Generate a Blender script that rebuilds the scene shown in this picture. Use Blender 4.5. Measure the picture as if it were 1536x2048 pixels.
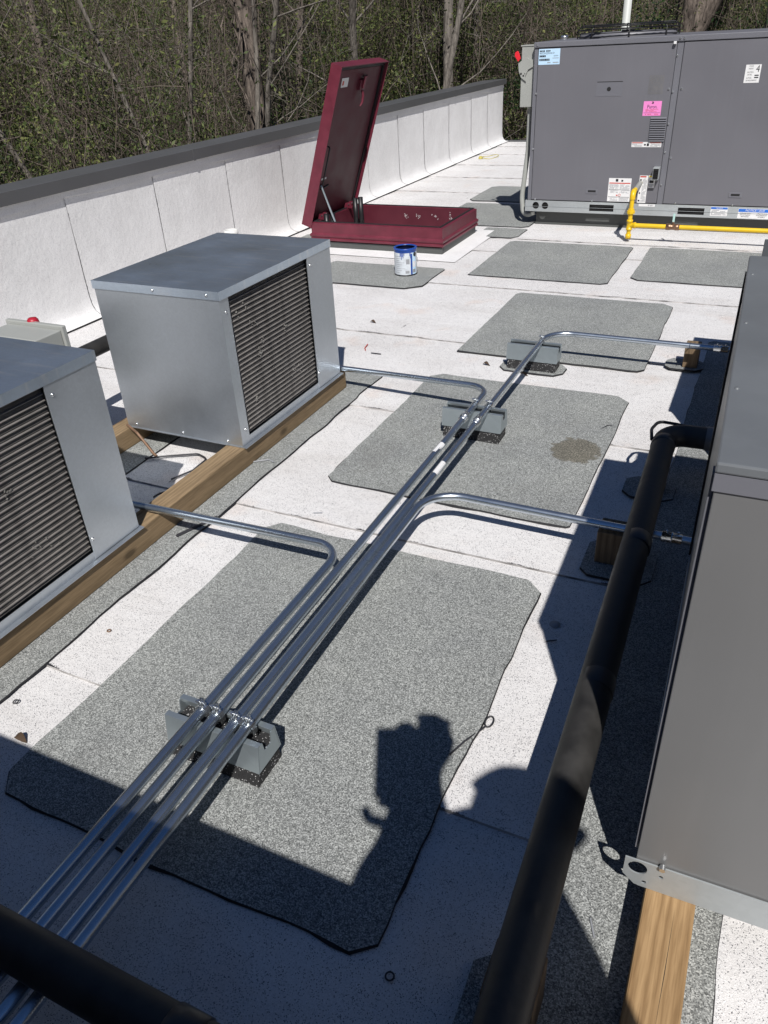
import bpy, bmesh, math, random
from mathutils import Vector, Matrix, noise, Euler
random.seed(11)
R = math.radians
for o in list(bpy.data.objects): bpy.data.objects.remove(o)
SC = bpy.context.scene
COL = SC.collection

# ------------------------------------------------------------------ camera
cam = bpy.data.cameras.new('camera')
cam.lens = 26.70; cam.sensor_width = 36.0; cam.sensor_fit = 'AUTO'
cam.clip_start = 0.03; cam.clip_end = 600
cam_o = bpy.data.objects.new('camera', cam); COL.objects.link(cam_o)
RIGHT = Vector((0.90412, 0.42445, -0.04912)); UP = Vector((-0.18858, 0.49953, 0.84552)); FWD = Vector((-0.38342, 0.75519, -0.53167))
m = Matrix((RIGHT, UP, -FWD)).transposed().to_4x4(); m.translation = (0, 0, 1.5)
cam_o.matrix_world = m
SC.camera = cam_o
# ------------------------------------------------------------------ light
SUN_DIR = Vector((0.388, -0.782, 1.0)).normalized()          # towards the sun
elev = math.asin(SUN_DIR.z); azim = math.atan2(SUN_DIR.x, SUN_DIR.y)
w = bpy.data.worlds.new('World'); SC.world = w; w.use_nodes = True
nt = w.node_tree; nt.nodes.clear()
sky = nt.nodes.new('ShaderNodeTexSky'); sky.sky_type = 'NISHITA'; sky.sun_disc = False
sky.sun_elevation = elev; sky.sun_rotation = azim; sky.altitude = 200; sky.air_density = 1.0; sky.dust_density = 0.0; sky.ozone_density = 10.0
bg = nt.nodes.new('ShaderNodeBackground'); bg.inputs['Strength'].default_value = 0.05
ow = nt.nodes.new('ShaderNodeOutputWorld')
nt.links.new(sky.outputs[0], bg.inputs[0]); nt.links.new(bg.outputs[0], ow.inputs[0])
sun = bpy.data.lights.new('sun', 'SUN'); sun.energy = 5.0; sun.angle = R(0.53); sun.color = (1.0, 0.965, 0.925)
sun_o = bpy.data.objects.new('sun', sun); COL.objects.link(sun_o)
sun_o.rotation_euler = SUN_DIR.to_track_quat('Z', 'Y').to_euler(); sun_o.location = (6, -12, 20)
SC.view_settings.view_transform = 'Standard'; SC.view_settings.look = 'None'
SC.view_settings.exposure = 0.05; SC.view_settings.gamma = 1.0; SC.view_settings.use_curve_mapping = False
SC.render.engine = 'CYCLES'
SC.cycles.max_bounces = 4; SC.cycles.diffuse_bounces = 3; SC.cycles.glossy_bounces = 3; SC.cycles.transmission_bounces = 2; SC.cycles.transparent_max_bounces = 4
SC.render.resolution_x = 768; SC.render.resolution_y = 1024

# ------------------------------------------------------------------ materials
def nodes(name):
    mt = bpy.data.materials.new(name); mt.use_nodes = True
    t = mt.node_tree; b = t.nodes['Principled BSDF']
    return mt, t, b
def N(t, kind, **kw):
    n = t.nodes.new('ShaderNode' + kind)
    for k, v in kw.items():
        if k.startswith('i_'): n.inputs[k[2:].replace('_', ' ')].default_value = v
        else: setattr(n, k, v)
    return n
def ramp(t, src, stops, interp='LINEAR'):
    r = t.nodes.new('ShaderNodeValToRGB'); r.color_ramp.interpolation = interp
    e = r.color_ramp.elements
    while len(e) > 1: e.remove(e[-1])
    e[0].position = stops[0][0]; e[0].color = (*stops[0][1], 1) if len(stops[0][1]) == 3 else stops[0][1]
    for p, c in stops[1:]:
        q = e.new(p); q.color = (*c, 1)
    t.links.new(src, r.inputs[0]); return r
def mix(t, fac, a, b, mode='MIX'):
    n = t.nodes.new('ShaderNodeMix'); n.data_type = 'RGBA'; n.blend_type = mode
    for s, v in ((n.inputs[0], fac), (n.inputs[6], a), (n.inputs[7], b)):
        if hasattr(v, 'is_output'): t.links.new(v, s)
        elif isinstance(v, (int, float)): s.default_value = v
        else: s.default_value = (*v, 1)
    return n.outputs[2]
def mth(t, op, a, b=None, c=None, clamp=False):
    n = t.nodes.new('ShaderNodeMath'); n.operation = op; n.use_clamp = clamp
    for i, v in enumerate((a, b, c)):
        if v is None: continue
        if hasattr(v, 'is_output'): t.links.new(v, n.inputs[i])
        else: n.inputs[i].default_value = v
    return n.outputs[0]
def coord(t, scale=(1, 1, 1), kind='Object'):
    tc = t.nodes.new('ShaderNodeTexCoord'); mp = t.nodes.new('ShaderNodeMapping'); mp.inputs['Scale'].default_value = scale
    t.links.new(tc.outputs[kind], mp.inputs[0]); return mp.outputs[0]
def tex(t, kind, vec, scale, **kw):
    n = N(t, kind, **kw); n.inputs['Scale'].default_value = scale; t.links.new(vec, n.inputs['Vector']); return n
def bump(t, b, h, strength=0.3, dist=0.002):
    n = t.nodes.new('ShaderNodeBump'); n.inputs['Strength'].default_value = strength; n.inputs['Distance'].default_value = dist
    t.links.new(h, n.inputs['Height']); t.links.new(n.outputs[0], b.inputs['Normal'])
def plain(name, col, rough=0.5, metal=0.0, var=0.12, scale=6.0, bumpv=0.0, spec=0.5, bscale=60, canning=0.0):
    mt, t, b = nodes(name); v = coord(t)
    n = tex(t, 'TexNoise', v, scale, i_Detail=5.0)
    lo = tuple(c * (1 - var) for c in col); hi = tuple(min(1, c * (1 + var)) for c in col)
    r = ramp(t, n.outputs[0], [(0.3, lo), (0.7, hi)])
    t.links.new(r.outputs[0], b.inputs['Base Color'])
    rr = ramp(t, n.outputs[0], [(0.25, (rough * 0.85,) * 3), (0.75, (min(1, rough * 1.2),) * 3)])
    t.links.new(rr.outputs[0], b.inputs['Roughness'])
    b.inputs['Metallic'].default_value = metal; b.inputs['Specular IOR Level'].default_value = spec
    if canning:
        sn = tex(t, 'TexNoise', coord(t, (22, 22, 1.1)), 1.0, i_Detail=6.0, i_Roughness=0.65).outputs[0]
        t.links.new(mix(t, ramp(t, sn, [(0.52, (0, 0, 0)), (0.78, (canning, canning, canning))]).outputs[0], r.outputs[0], tuple(c * 1.45 for c in col)), b.inputs['Base Color'])
        bump(t, b, mth(t, 'ADD', mth(t, 'MULTIPLY', tex(t, 'TexNoise', v, 2.2, i_Detail=1.0).outputs[0], 1.0), mth(t, 'MULTIPLY', tex(t, 'TexNoise', v, 90.0, i_Detail=3.0).outputs[0], 0.012)), 0.35, 0.02)
    elif bumpv: bump(t, b, tex(t, 'TexNoise', v, bscale, i_Detail=4.0).outputs[0], bumpv)
    return mt

def white_membrane():
    mt, t, b = nodes('white_granule_membrane'); v = coord(t)
    vo = tex(t, 'TexVoronoi', v, 620.0); sep = N(t, 'SeparateColor'); t.links.new(vo.outputs['Color'], sep.inputs[0])
    big = tex(t, 'TexNoise', v, 2.2, i_Detail=4.0, i_Roughness=0.6).outputs[0]
    med = tex(t, 'TexNoise', v, 26.0, i_Detail=5.0, i_Roughness=0.7).outputs[0]
    thr = mth(t, 'ADD', mth(t, 'MULTIPLY', mth(t, 'SUBTRACT', med, 0.47, clamp=True), 0.42), mth(t, 'MULTIPLY', mth(t, 'SUBTRACT', big, 0.42, clamp=True), 0.16))
    thr = mth(t, 'ADD', thr, 0.052)
    dark = mth(t, 'LESS_THAN', sep.outputs[0], thr)
    base = ramp(t, sep.outputs[1], [(0.0, (0.62, 0.612, 0.605)), (0.5, (0.70, 0.692, 0.688)), (1.0, (0.79, 0.782, 0.778))]).outputs[0]
    dirt = ramp(t, big, [(0.3, (1, 1, 1)), (0.72, (0.92, 0.908, 0.90))]).outputs[0]
    base = mix(t, 1.0, base, dirt, 'MULTIPLY')
    tr = tex(t, 'TexNoise', coord(t, (0.55, 2.6, 1.0)), 1.6, i_Detail=8.0, i_Roughness=0.7, i_Distortion=0.5).outputs[0]
    base = mix(t, 1.0, base, ramp(t, tr, [(0.50, (1, 1, 1)), (0.74, (0.88, 0.868, 0.855))]).outputs[0], 'MULTIPLY')
    rn = tex(t, 'TexNoise', v, 3.3, i_Detail=3.0).outputs[0]            # faint rusty tea-coloured stains
    rust = ramp(t, rn, [(0.60, (1, 1, 1)), (0.80, (0.95, 0.82, 0.74))]).outputs[0]
    base = mix(t, 0.8, base, rust, 'MULTIPLY')
    c = mix(t, dark, base, (0.14, 0.14, 0.15))
    at = N(t, 'Attribute', attribute_name='lap')                         # bitumen that bled out along the laps
    bn = tex(t, 'TexNoise', v, 7.0, i_Detail=2.0).outputs[0]
    fn = tex(t, 'TexNoise', v, 190.0, i_Detail=3.0, i_Roughness=0.7).outputs[0]
    lap = mth(t, 'MULTIPLY', at.outputs['Fac'], mth(t, 'ADD', 0.30, mth(t, 'MULTIPLY', mth(t, 'SUBTRACT', bn, 0.46, clamp=True), 2.8)))
    bl = mth(t, 'GREATER_THAN', mth(t, 'ADD', lap, mth(t, 'MULTIPLY', fn, 0.9)), 0.98)
    c = mix(t, bl, c, (0.035, 0.035, 0.04))
    t.links.new(c, b.inputs['Base Color']); b.inputs['Roughness'].default_value = 0.85; b.inputs['Specular IOR Level'].default_value = 0.3
    h = mth(t, 'ADD', mth(t, 'MULTIPLY', vo.outputs['Distance'], -0.5), mth(t, 'MULTIPLY', med, 3.0))
    bump(t, b, h, 0.35, 0.0035)
    return mt
def grey_granule():
    mt, t, b = nodes('grey_granule_sheet'); v = coord(t)
    vo = tex(t, 'TexVoronoi', v, 430.0); sep = N(t, 'SeparateColor'); t.links.new(vo.outputs['Color'], sep.inputs[0])
    base = ramp(t, sep.outputs[0], [(0.0, (0.085, 0.089, 0.087)), (0.28, (0.185, 0.191, 0.187)), (0.66, (0.285, 0.293, 0.285)), (1.0, (0.52, 0.53, 0.515))]).outputs[0]
    big = tex(t, 'TexNoise', v, 3.0, i_Detail=6.0, i_Roughness=0.65).outputs[0]
    tone = ramp(t, big, [(0.3, (0.84, 0.85, 0.86)), (0.7, (1.06, 1.07, 1.05))]).outputs[0]
    c = mix(t, 1.0, base, tone, 'MULTIPLY')
    sc1 = tex(t, 'TexNoise', coord(t, (1.0, 3.5, 1.0)), 2.1, i_Detail=7.0, i_Roughness=0.72).outputs[0]   # pale scuffs
    c = mix(t, ramp(t, sc1, [(0.60, (0, 0, 0)), (0.74, (0.30, 0.30, 0.30))]).outputs[0], c, (0.42, 0.42, 0.41))
    sc2 = tex(t, 'TexNoise', v, 1.3, i_Detail=8.0, i_Roughness=0.7, i_Distortion=0.6).outputs[0]           # dull walked-on areas
    c = mix(t, ramp(t, sc2, [(0.58, (0, 0, 0)), (0.72, (0.35, 0.35, 0.35))]).outputs[0], c, (0.135, 0.13, 0.12))
    t.links.new(c, b.inputs['Base Color']); b.inputs['Roughness'].default_value = 0.9; b.inputs['Specular IOR Level'].default_value = 0.25
    bump(t, b, vo.outputs['Distance'], 0.35, 0.002)
    return mt
def stained_granule():
    mt = MAT['grey'].copy(); mt.name = 'stained_grey_granule_sheet'; t = mt.node_tree; b = t.nodes['Principled BSDF']
    old = b.inputs['Base Color'].links[0].from_socket
    v = coord(t)
    geo = N(t, 'VectorMath', operation='SUBTRACT'); t.links.new(v, geo.inputs[0]); geo.inputs[1].default_value = (-0.535, 2.83, 0)
    sc = N(t, 'VectorMath', operation='MULTIPLY'); t.links.new(geo.outputs[0], sc.inputs[0]); sc.inputs[1].default_value = (1 / 0.105, 1 / 0.115, 0)
    ln = N(t, 'VectorMath', operation='LENGTH'); t.links.new(sc.outputs[0], ln.inputs[0])
    wob = tex(t, 'TexNoise', v, 22.0, i_Detail=5.0).outputs[0]
    d = mth(t, 'ADD', ln.outputs['Value'], mth(t, 'MULTIPLY', mth(t, 'SUBTRACT', wob, 0.5), 0.9))
    mk = ramp(t, d, [(0.84, (0.8, 0.8, 0.8)), (0.97, (0.62, 0.62, 0.62)), (1.06, (0, 0, 0))]).outputs[0]
    t.links.new(mix(t, mk, old, mix(t, 1.0, old, (0.46, 0.40, 0.31), 'MULTIPLY')), b.inputs['Base Color'])
    return mt
def galv(name, col=(0.56, 0.58, 0.59), rough=0.42, metal=0.9, spangle=9.0, streak=False):
    mt, t, b = nodes(name); v = coord(t)
    vo = tex(t, 'TexVoronoi', v, spangle * 14); sep = N(t, 'SeparateColor'); t.links.new(vo.outputs['Color'], sep.inputs[0])
    n = tex(t, 'TexNoise', v, 3.0, i_Detail=6.0, i_Roughness=0.62).outputs[0]
    f = mth(t, 'ADD', mth(t, 'MULTIPLY', sep.outputs[0], 0.16), mth(t, 'MULTIPLY', n, 0.84))
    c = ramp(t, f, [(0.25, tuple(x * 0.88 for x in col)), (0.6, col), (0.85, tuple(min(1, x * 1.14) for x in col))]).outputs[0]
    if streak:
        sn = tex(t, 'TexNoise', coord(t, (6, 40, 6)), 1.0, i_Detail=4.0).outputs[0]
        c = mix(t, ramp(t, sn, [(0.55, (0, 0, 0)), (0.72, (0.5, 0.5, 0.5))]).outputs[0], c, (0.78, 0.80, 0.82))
    t.links.new(c, b.inputs['Base Color']); b.inputs['Metallic'].default_value = metal
    rr = ramp(t, n, [(0.3, (rough * 0.8,) * 3), (0.7, (rough * 1.25,) * 3)]).outputs[0]
    t.links.new(rr, b.inputs['Roughness'])
    bump(t, b, tex(t, 'TexNoise', v, 5.0, i_Detail=2.0).outputs[0], 0.18, 0.004)
    return mt
def wood(name, c0, c1, axis=1):
    mt, t, b = nodes(name)
    s = [30, 30, 30]; s[axis] = 1.7
    v = coord(t, tuple(s))
    n = tex(t, 'TexNoise', v, 1.6, i_Detail=6.0, i_Roughness=0.6, i_Distortion=1.2).outputs[0]
    wv = tex(t, 'TexWave', v, 0.55, i_Distortion=6.0, i_Detail=3.0); wv.inputs['Detail Scale'].default_value = 1.4
    f = mth(t, 'ADD', mth(t, 'MULTIPLY', n, 0.76), mth(t, 'MULTIPLY', wv.outputs['Fac'], 0.24))
    c = ramp(t, f, [(0.22, c0), (0.45, tuple((a + b_) / 2 for a, b_ in zip(c0, c1))), (0.75, c1)]).outputs[0]
    fine = tex(t, 'TexNoise', coord(t, tuple(x * 9 for x in s)), 1.0, i_Detail=3.0).outputs[0]
    c = mix(t, 1.0, c, ramp(t, fine, [(0.3, (0.78, 0.76, 0.73)), (0.6, (1.03, 1.03, 1.03))]).outputs[0], 'MULTIPLY')
    kn = tex(t, 'TexVoronoi', coord(t, tuple((3.2 if i == axis else 7.0) for i in range(3))), 1.0)
    c = mix(t, ramp(t, kn.outputs['Distance'], [(0.06, (0.75, 0.75, 0.75)), (0.13, (0, 0, 0))]).outputs[0], c, tuple(x * 0.38 for x in c0))
    t.links.new(c, b.inputs['Base Color']); b.inputs['Roughness'].default_value = 0.75; b.inputs['Specular IOR Level'].default_value = 0.25
    bump(t, b, f, 0.35, 0.002)
    return mt
def painted_membrane():
    mt, t, b = nodes('white_painted_flashing'); v = coord(t)
    n = tex(t, 'TexNoise', v, 4.5, i_Detail=8.0, i_Roughness=0.62).outputs[0]
    f = tex(t, 'TexNoise', v, 130.0, i_Detail=3.0).outputs[0]
    c = ramp(t, n, [(0.3, (0.70, 0.694, 0.69)), (0.62, (0.775, 0.77, 0.768))]).outputs[0]
    c = mix(t, 1.0, c, ramp(t, f, [(0.3, (0.84, 0.84, 0.84)), (0.5, (1, 1, 1))]).outputs[0], 'MULTIPLY')
    at = N(t, 'Attribute', attribute_name='lap')
    s = mth(t, 'GREATER_THAN', mth(t, 'ADD', mth(t, 'MULTIPLY', at.outputs['Fac'], 0.8), mth(t, 'MULTIPLY', tex(t, 'TexNoise', v, 40.0, i_Detail=4.0).outputs[0], 0.8)), 1.15)
    c = mix(t, s, c, (0.07, 0.07, 0.075))
    t.links.new(c, b.inputs['Base Color']); b.inputs['Roughness'].default_value = 0.7
    h = mth(t, 'ADD', mth(t, 'MULTIPLY', n, 1.0), mth(t, 'MULTIPLY', tex(t, 'TexNoise', v, 28.0, i_Detail=5.0).outputs[0], 0.40))
    bump(t, b, h, 0.36, 0.016)
    return mt
def bark(name, c0, c1):
    mt, t, b = nodes(name); v = coord(t, (9, 9, 1.6))
    n = tex(t, 'TexNoise', v, 2.0, i_Detail=6.0, i_Roughness=0.7, i_Distortion=0.8).outputs[0]
    t.links.new(ramp(t, n, [(0.34, c0), (0.62, c1)]).outputs[0], b.inputs['Base Color'])
    b.inputs['Roughness'].default_value = 0.9; b.inputs['Specular IOR Level'].default_value = 0.15
    bump(t, b, n, 0.8, 0.03)
    return mt
def leafmat(name, cols):
    mt, t, b = nodes(name)
    at = N(t, 'Attribute', attribute_name='tone')
    c = ramp(t, at.outputs['Fac'], [(i / (len(cols) - 1), k) for i, k in enumerate(cols)]).outputs[0]
    t.links.new(c, b.inputs['Base Color']); b.inputs['Roughness'].default_value = 0.6; b.inputs['Specular IOR Level'].default_value = 0.25
    tr = t.nodes.new('ShaderNodeBsdfTranslucent'); t.links.new(c, tr.inputs[0])
    ms = t.nodes.new('ShaderNodeMixShader'); ms.inputs[0].default_value = 0.25
    out = t.nodes['Material Output']
    t.links.new(b.outputs[0], ms.inputs[1]); t.links.new(tr.outputs[0], ms.inputs[2]); t.links.new(ms.outputs[0], out.inputs[0])
    return mt
MAT = {}
MAT['white'] = white_membrane(); MAT['grey'] = grey_granule(); MAT['stained'] = stained_granule(); MAT['flash'] = painted_membrane()
MAT['bitumen'] = plain('black_bitumen', (0.012, 0.012, 0.014), 0.65, var=0.3, scale=40)
MAT['lapedge'] = plain('dusty_lap_edge', (0.30, 0.29, 0.285), 0.8, var=0.75, scale=11)
MAT['galv'] = galv('galvanised_sheet', (0.53, 0.57, 0.61), 0.42, 0.85); MAT['galvtop'] = galv('sky_tinted_galvanised_cover', (0.57, 0.66, 0.76), 0.34, streak=True)  # cover colour pushed bluer, painting the sky's reflection into the metal
MAT['strut'] = galv('zinc_strut_steel', (0.44, 0.50, 0.53), 0.34, 0.75, 3.0)
MAT['emt'] = galv('galvanised_conduit_steel', (0.56, 0.62, 0.68), 0.25, 0.95, 5.0)
MAT['zinc'] = plain('zinc_fitting', (0.70, 0.72, 0.73), 0.25, 0.95, 0.08, 30)
MAT['rail'] = galv('galvanised_base_rail', (0.46, 0.49, 0.50), 0.58, 0.55, 6.0)
MAT['rubber'] = None
def rubber():
    mt, t, b = nodes('recycled_rubber'); v = coord(t); vo = tex(t, 'TexVoronoi', v, 420.0); sep = N(t, 'SeparateColor'); t.links.new(vo.outputs['Color'], sep.inputs[0])
    t.links.new(ramp(t, sep.outputs[0], [(0.0, (0.012, 0.012, 0.013)), (0.9, (0.025, 0.025, 0.026)), (0.955, (0.03, 0.03, 0.03)), (0.965, (0.5, 0.5, 0.5))]).outputs[0], b.inputs['Base Color'])
    b.inputs['Roughness'].default_value = 0.8; bump(t, b, vo.outputs['Distance'], 0.6, 0.003); return mt
MAT['rubber'] = rubber()
MAT['timber'] = wood('weathered_treated_timber', (0.145, 0.102, 0.058), (0.315, 0.225, 0.132))
MAT['timberx'] = wood('treated_timber_block', (0.105, 0.074, 0.046), (0.235, 0.168, 0.104), 2)
MAT['freshwood'] = wood('fresh_treated_timber', (0.22, 0.13, 0.058), (0.40, 0.262, 0.132))
MAT['coil'] = plain('dark_coil_fins', (0.10, 0.095, 0.092), 0.6, 0.3, 0.3, 30)
MAT['coilrow'] = plain('condenser_coil_tube', (0.225, 0.212, 0.20), 0.5, 0.25, 0.25, 25, 0.3, bscale=300)
MAT['bentfin'] = plain('bent_aluminium_fin', (0.34, 0.33, 0.31), 0.5, 0.6, 0.2, 60)
MAT['rtu'] = plain('grey_enamel_panel', (0.140, 0.140, 0.157), 0.42, 0.0, 0.05, 1.6, canning=0.12)
MAT['rtutrim'] = plain('grey_enamel_trim', (0.150, 0.152, 0.172), 0.40, 0.0, 0.04, 2)
MAT['unitA'] = plain('warm_grey_enamel', (0.146, 0.147, 0.148), 0.38, 0.0, 0.06, 2.2, canning=0.10)
MAT['unitB'] = plain('dark_grey_enamel', (0.075, 0.08, 0.083), 0.45, 0.0, 0.05, 3)
MAT['unittop'] = plain('blue_grey_enamel_top', (0.135, 0.145, 0.155), 0.35, 0.0, 0.10, 5, canning=0.2)
MAT['curb'] = plain('dark_curb_metal', (0.085, 0.09, 0.088), 0.5, 0.2, 0.06, 4)
MAT['coping'] = plain('dark_bronze_coping', (0.083, 0.085, 0.089), 0.42, 0.0, 0.05, 3, 0.02)
MAT['maroon'] = plain('maroon_paint', (0.122, 0.016, 0.031), 0.45, 0.0, 0.16, 14, canning=0.25)
MAT['maroonin'] = plain('maroon_inner_liner', (0.085, 0.011, 0.022), 0.5, 0.0, 0.12, 7, 0.05)
MAT['gasket'] = plain('black_gasket', (0.012, 0.012, 0.014), 0.55)
MAT['black'] = plain('black_metal', (0.014, 0.014, 0.016), 0.4, 0.2)
MAT['hole'] = plain('dark_interior', (0.010, 0.010, 0.011), 0.8)
MAT['insul'] = plain('black_pipe_insulation', (0.027, 0.026, 0.0245), 0.55, 0.0, 0.40, 18, 0.45, bscale=38)
MAT['tape'] = plain('black_tape_band', (0.03, 0.029, 0.03), 0.35, 0.0, 0.15, 20)
MAT['yellow'] = plain('yellow_gas_paint', (0.72, 0.47, 0.012), 0.38, 0.0, 0.06, 12)
MAT['brass'] = plain('brass_valve', (0.28, 0.17, 0.11), 0.4, 0.8, 0.25, 40)
MAT['teal'] = plain('pale_teal_handle', (0.45, 0.66, 0.62), 0.4)
MAT['copper'] = plain('copper_tube', (0.20, 0.12, 0.075), 0.55, 0.4, 0.2, 30)
MAT['boxgrey'] = plain('light_grey_enclosure', (0.33, 0.34, 0.32), 0.45, 0.0, 0.04, 4)
MAT['red'] = plain('red_plastic', (0.70, 0.02, 0.035), 0.35, 0.0, 0.06)
MAT['redd'] = plain('dark_red_plastic', (0.36, 0.015, 0.03), 0.4)
MAT['pvc'] = plain('white_plastic_pipe', (0.68, 0.68, 0.66), 0.4)
MAT['pole'] = plain('pale_grey_pole_paint', (0.50, 0.52, 0.49), 0.5, 0.0, 0.05)
MAT['canwhite'] = plain('paint_can_label', (0.56, 0.60, 0.64), 0.4, 0.0, 0.12, 30)
MAT['canblue'] = plain('blue_paint', (0.012, 0.06, 0.30), 0.35, 0.0, 0.2, 30)
MAT['canin'] = plain('dried_blue_paint', (0.008, 0.015, 0.06), 0.4)
MAT['lwhite'] = plain('white_label', (0.72, 0.72, 0.72), 0.45, var=0.03)
MAT['lblue'] = plain('pale_blue_label', (0.50, 0.70, 0.88), 0.45, var=0.03)
MAT['lpink'] = plain('pink_label', (0.80, 0.24, 0.56), 0.45, var=0.03)
MAT['lghost'] = plain('grey_printed_label', (0.145, 0.143, 0.148), 0.45, var=0.05)
MAT['ink'] = plain('black_ink', (0.015, 0.015, 0.02), 0.5)
MAT['inkgrey'] = plain('grey_ink', (0.28, 0.29, 0.31), 0.5)
MAT['inkblue'] = plain('blue_ink', (0.02, 0.14, 0.55), 0.45)
MAT['inkred'] = plain('red_ink', (0.50, 0.07, 0.05), 0.45)
MAT['inkyellow'] = plain('yellow_ink', (0.8, 0.62, 0.05), 0.45)
MAT['rope'] = plain('dull_yellow_rope', (0.42, 0.36, 0.08), 0.7)
MAT['skin'] = plain('skin', (0.45, 0.27, 0.19), 0.5)
MAT['clothes'] = plain('dark_work_clothes', (0.06, 0.07, 0.10), 0.85)
MAT['cap'] = plain('cap_cloth', (0.05, 0.05, 0.06), 0.8)
MAT['barkg'] = bark('pale_grey_bark', (0.06, 0.052, 0.046), (0.26, 0.235, 0.205))
MAT['barkd'] = bark('furrowed_brown_bark', (0.035, 0.028, 0.025), (0.235, 0.195, 0.165))
MAT['twig'] = bark('thin_twig_bark', (0.065, 0.052, 0.043), (0.215, 0.178, 0.148))
MAT['leaf'] = leafmat('spring_leaves', [(0.026, 0.039, 0.016), (0.050, 0.072, 0.026), (0.084, 0.114, 0.037), (0.134, 0.160, 0.052), (0.21, 0.215, 0.082)])
MAT['leafd'] = leafmat('evergreen_leaves', [(0.008, 0.018, 0.008), (0.014, 0.034, 0.012), (0.026, 0.060, 0.017), (0.048, 0.10, 0.026)])
MAT['soil'] = plain('leaf_litter_ground', (0.060, 0.048, 0.034), 0.95, 0.0, 0.45, 3, 0.6, 0.1, 12)
MAT['brownleaf'] = plain('dead_brown_leaf', (0.08, 0.05, 0.03), 0.8)
MAT['wire'] = plain('dark_wire_insulation', (0.03, 0.03, 0.035), 0.45)
MAT['facade'] = plain('painted_block_wall', (0.42, 0.40, 0.37), 0.8, 0.0, 0.06, 3)

# ------------------------------------------------------------------ mesh helpers
ORG = {}
class MB:
    def __init__(s): s.v = []; s.f = []; s.sm = []; s.mi = []
    def add(s, vs, fs, smooth=False, mi=0):
        n = len(s.v); s.v += [tuple(x) for x in vs]
        for f in fs: s.f.append(tuple(i + n for i in f)); s.sm.append(smooth); s.mi.append(mi)
        return s
    def box(s, x0, x1, y0, y1, z0, z1, mi=0, mtx=None):
        vs = [Vector((x, y, z)) for z in (z0, z1) for y in (y0, y1) for x in (x0, x1)]
        if mtx: vs = [mtx @ v for v in vs]
        return s.add(vs, [(0, 2, 3, 1), (4, 5, 7, 6), (0, 1, 5, 4), (2, 6, 7, 3), (0, 4, 6, 2), (1, 3, 7, 5)], False, mi)
    def tube(s, pts, r, n=12, caps=True, mi=0, closed=False):
        pts = [Vector(p) for p in pts]; k = len(pts)
        rs = r if isinstance(r, (list, tuple)) else [r] * k
        rings = []; up = None
        for i, p in enumerate(pts):
            if closed: d = pts[(i + 1) % k] - pts[i - 1]
            else: d = pts[min(i + 1, k - 1)] - pts[max(i - 1, 0)]
            d.normalize()
            if up is None:
                up = Vector((0, 0, 1)) if abs(d.z) < 0.9 else Vector((1, 0, 0))
            a = d.cross(up); a.normalize(); b = a.cross(d); b.normalize(); up = b
            rings.append([p + (a * math.cos(2 * math.pi * j / n) + b * math.sin(2 * math.pi * j / n)) * rs[i] for j in range(n)])
        vs = [v for g in rings for v in g]; fs = []
        for i in range(k if closed else k - 1):
            i2 = (i + 1) % k
            for j in range(n):
                j2 = (j + 1) % n; fs.append((i * n + j2, i * n + j, i2 * n + j, i2 * n + j2))
        s.add(vs, fs, True, mi)
        if caps and not closed:
            s.add(rings[0], [tuple(range(n))], False, mi); s.add(rings[-1], [tuple(reversed(range(n)))], False, mi)
        return s
    def prism(s, prof, a0, a1, axis='Y', mi=0):
        n = len(prof)
        def P(u, w_, a): return {'Y': (u, a, w_), 'X': (a, u, w_), 'Z': (u, w_, a)}[axis]
        vs = [P(u, w_, a0) for u, w_ in prof] + [P(u, w_, a1) for u, w_ in prof]
        fs = [tuple(range(n)), tuple(reversed(range(n, 2 * n)))] + [(i, i + n, (i + 1) % n + n, (i + 1) % n) for i in range(n)]
        return s.add(vs, fs, False, mi)
    def lathe(s, prof, c, n=32, mi=0, smooth=True):
        vs = []; fs = []; k = len(prof)
        for r, z in prof:
            for j in range(n):
                a = 2 * math.pi * j / n; vs.append((c[0] + r * math.cos(a), c[1] + r * math.sin(a), c[2] + z))
        for i in range(k - 1):
            for j in range(n):
                j2 = (j + 1) % n; fs.append((i * n + j, i * n + j2, (i + 1) * n + j2, (i + 1) * n + j))
        return s.add(vs, fs, smooth, mi)
    def build(s, name, mat, parent=None, bevel=0.0, solid=0.0, recalc=True, sharp=35):
        og = ORG.get(parent.name, Vector()) if parent else Vector()
        me = bpy.data.meshes.new(name)
        me.from_pydata([Vector(v) - og for v in s.v], [], s.f)
        for m_ in (mat if isinstance(mat, list) else [mat]): me.materials.append(m_)
        me.polygons.foreach_set('use_smooth', s.sm); me.polygons.foreach_set('material_index', s.mi)
        if recalc or bevel:
            bm = bmesh.new(); bm.from_mesh(me)
            if recalc: bmesh.ops.recalc_face_normals(bm, faces=bm.faces)
            if bevel:
                bmesh.ops.remove_doubles(bm, verts=bm.verts, dist=1e-5)
                ed = [e for e in bm.edges if len(e.link_faces) == 2 and e.calc_face_angle(0) > R(sharp)]
                bmesh.ops.bevel(bm, geom=ed, offset=bevel, segments=2, profile=0.5, affect='EDGES', clamp_overlap=True)
            bm.to_mesh(me); bm.free()
        me.update()
        o = bpy.data.objects.new(name, me); COL.objects.link(o)
        if parent: o.parent = parent; ORG[o.name] = og
        if solid:
            md = o.modifiers.new('thickness', 'SOLIDIFY'); md.thickness = solid; md.offset = 0
        return o
def tag(o, label=None, cat=None, group=None, kind=None):
    if label: o['label'] = label
    if cat: o['category'] = cat
    if group: o['group'] = group
    if kind: o['kind'] = kind
    return o
def thing(name, label, cat, loc, group=None):
    o = bpy.data.objects.new(name, None); COL.objects.link(o); o.location = loc; o.empty_display_size = 0.1
    ORG[o.name] = Vector(loc); return tag(o, label, cat, group)
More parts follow.
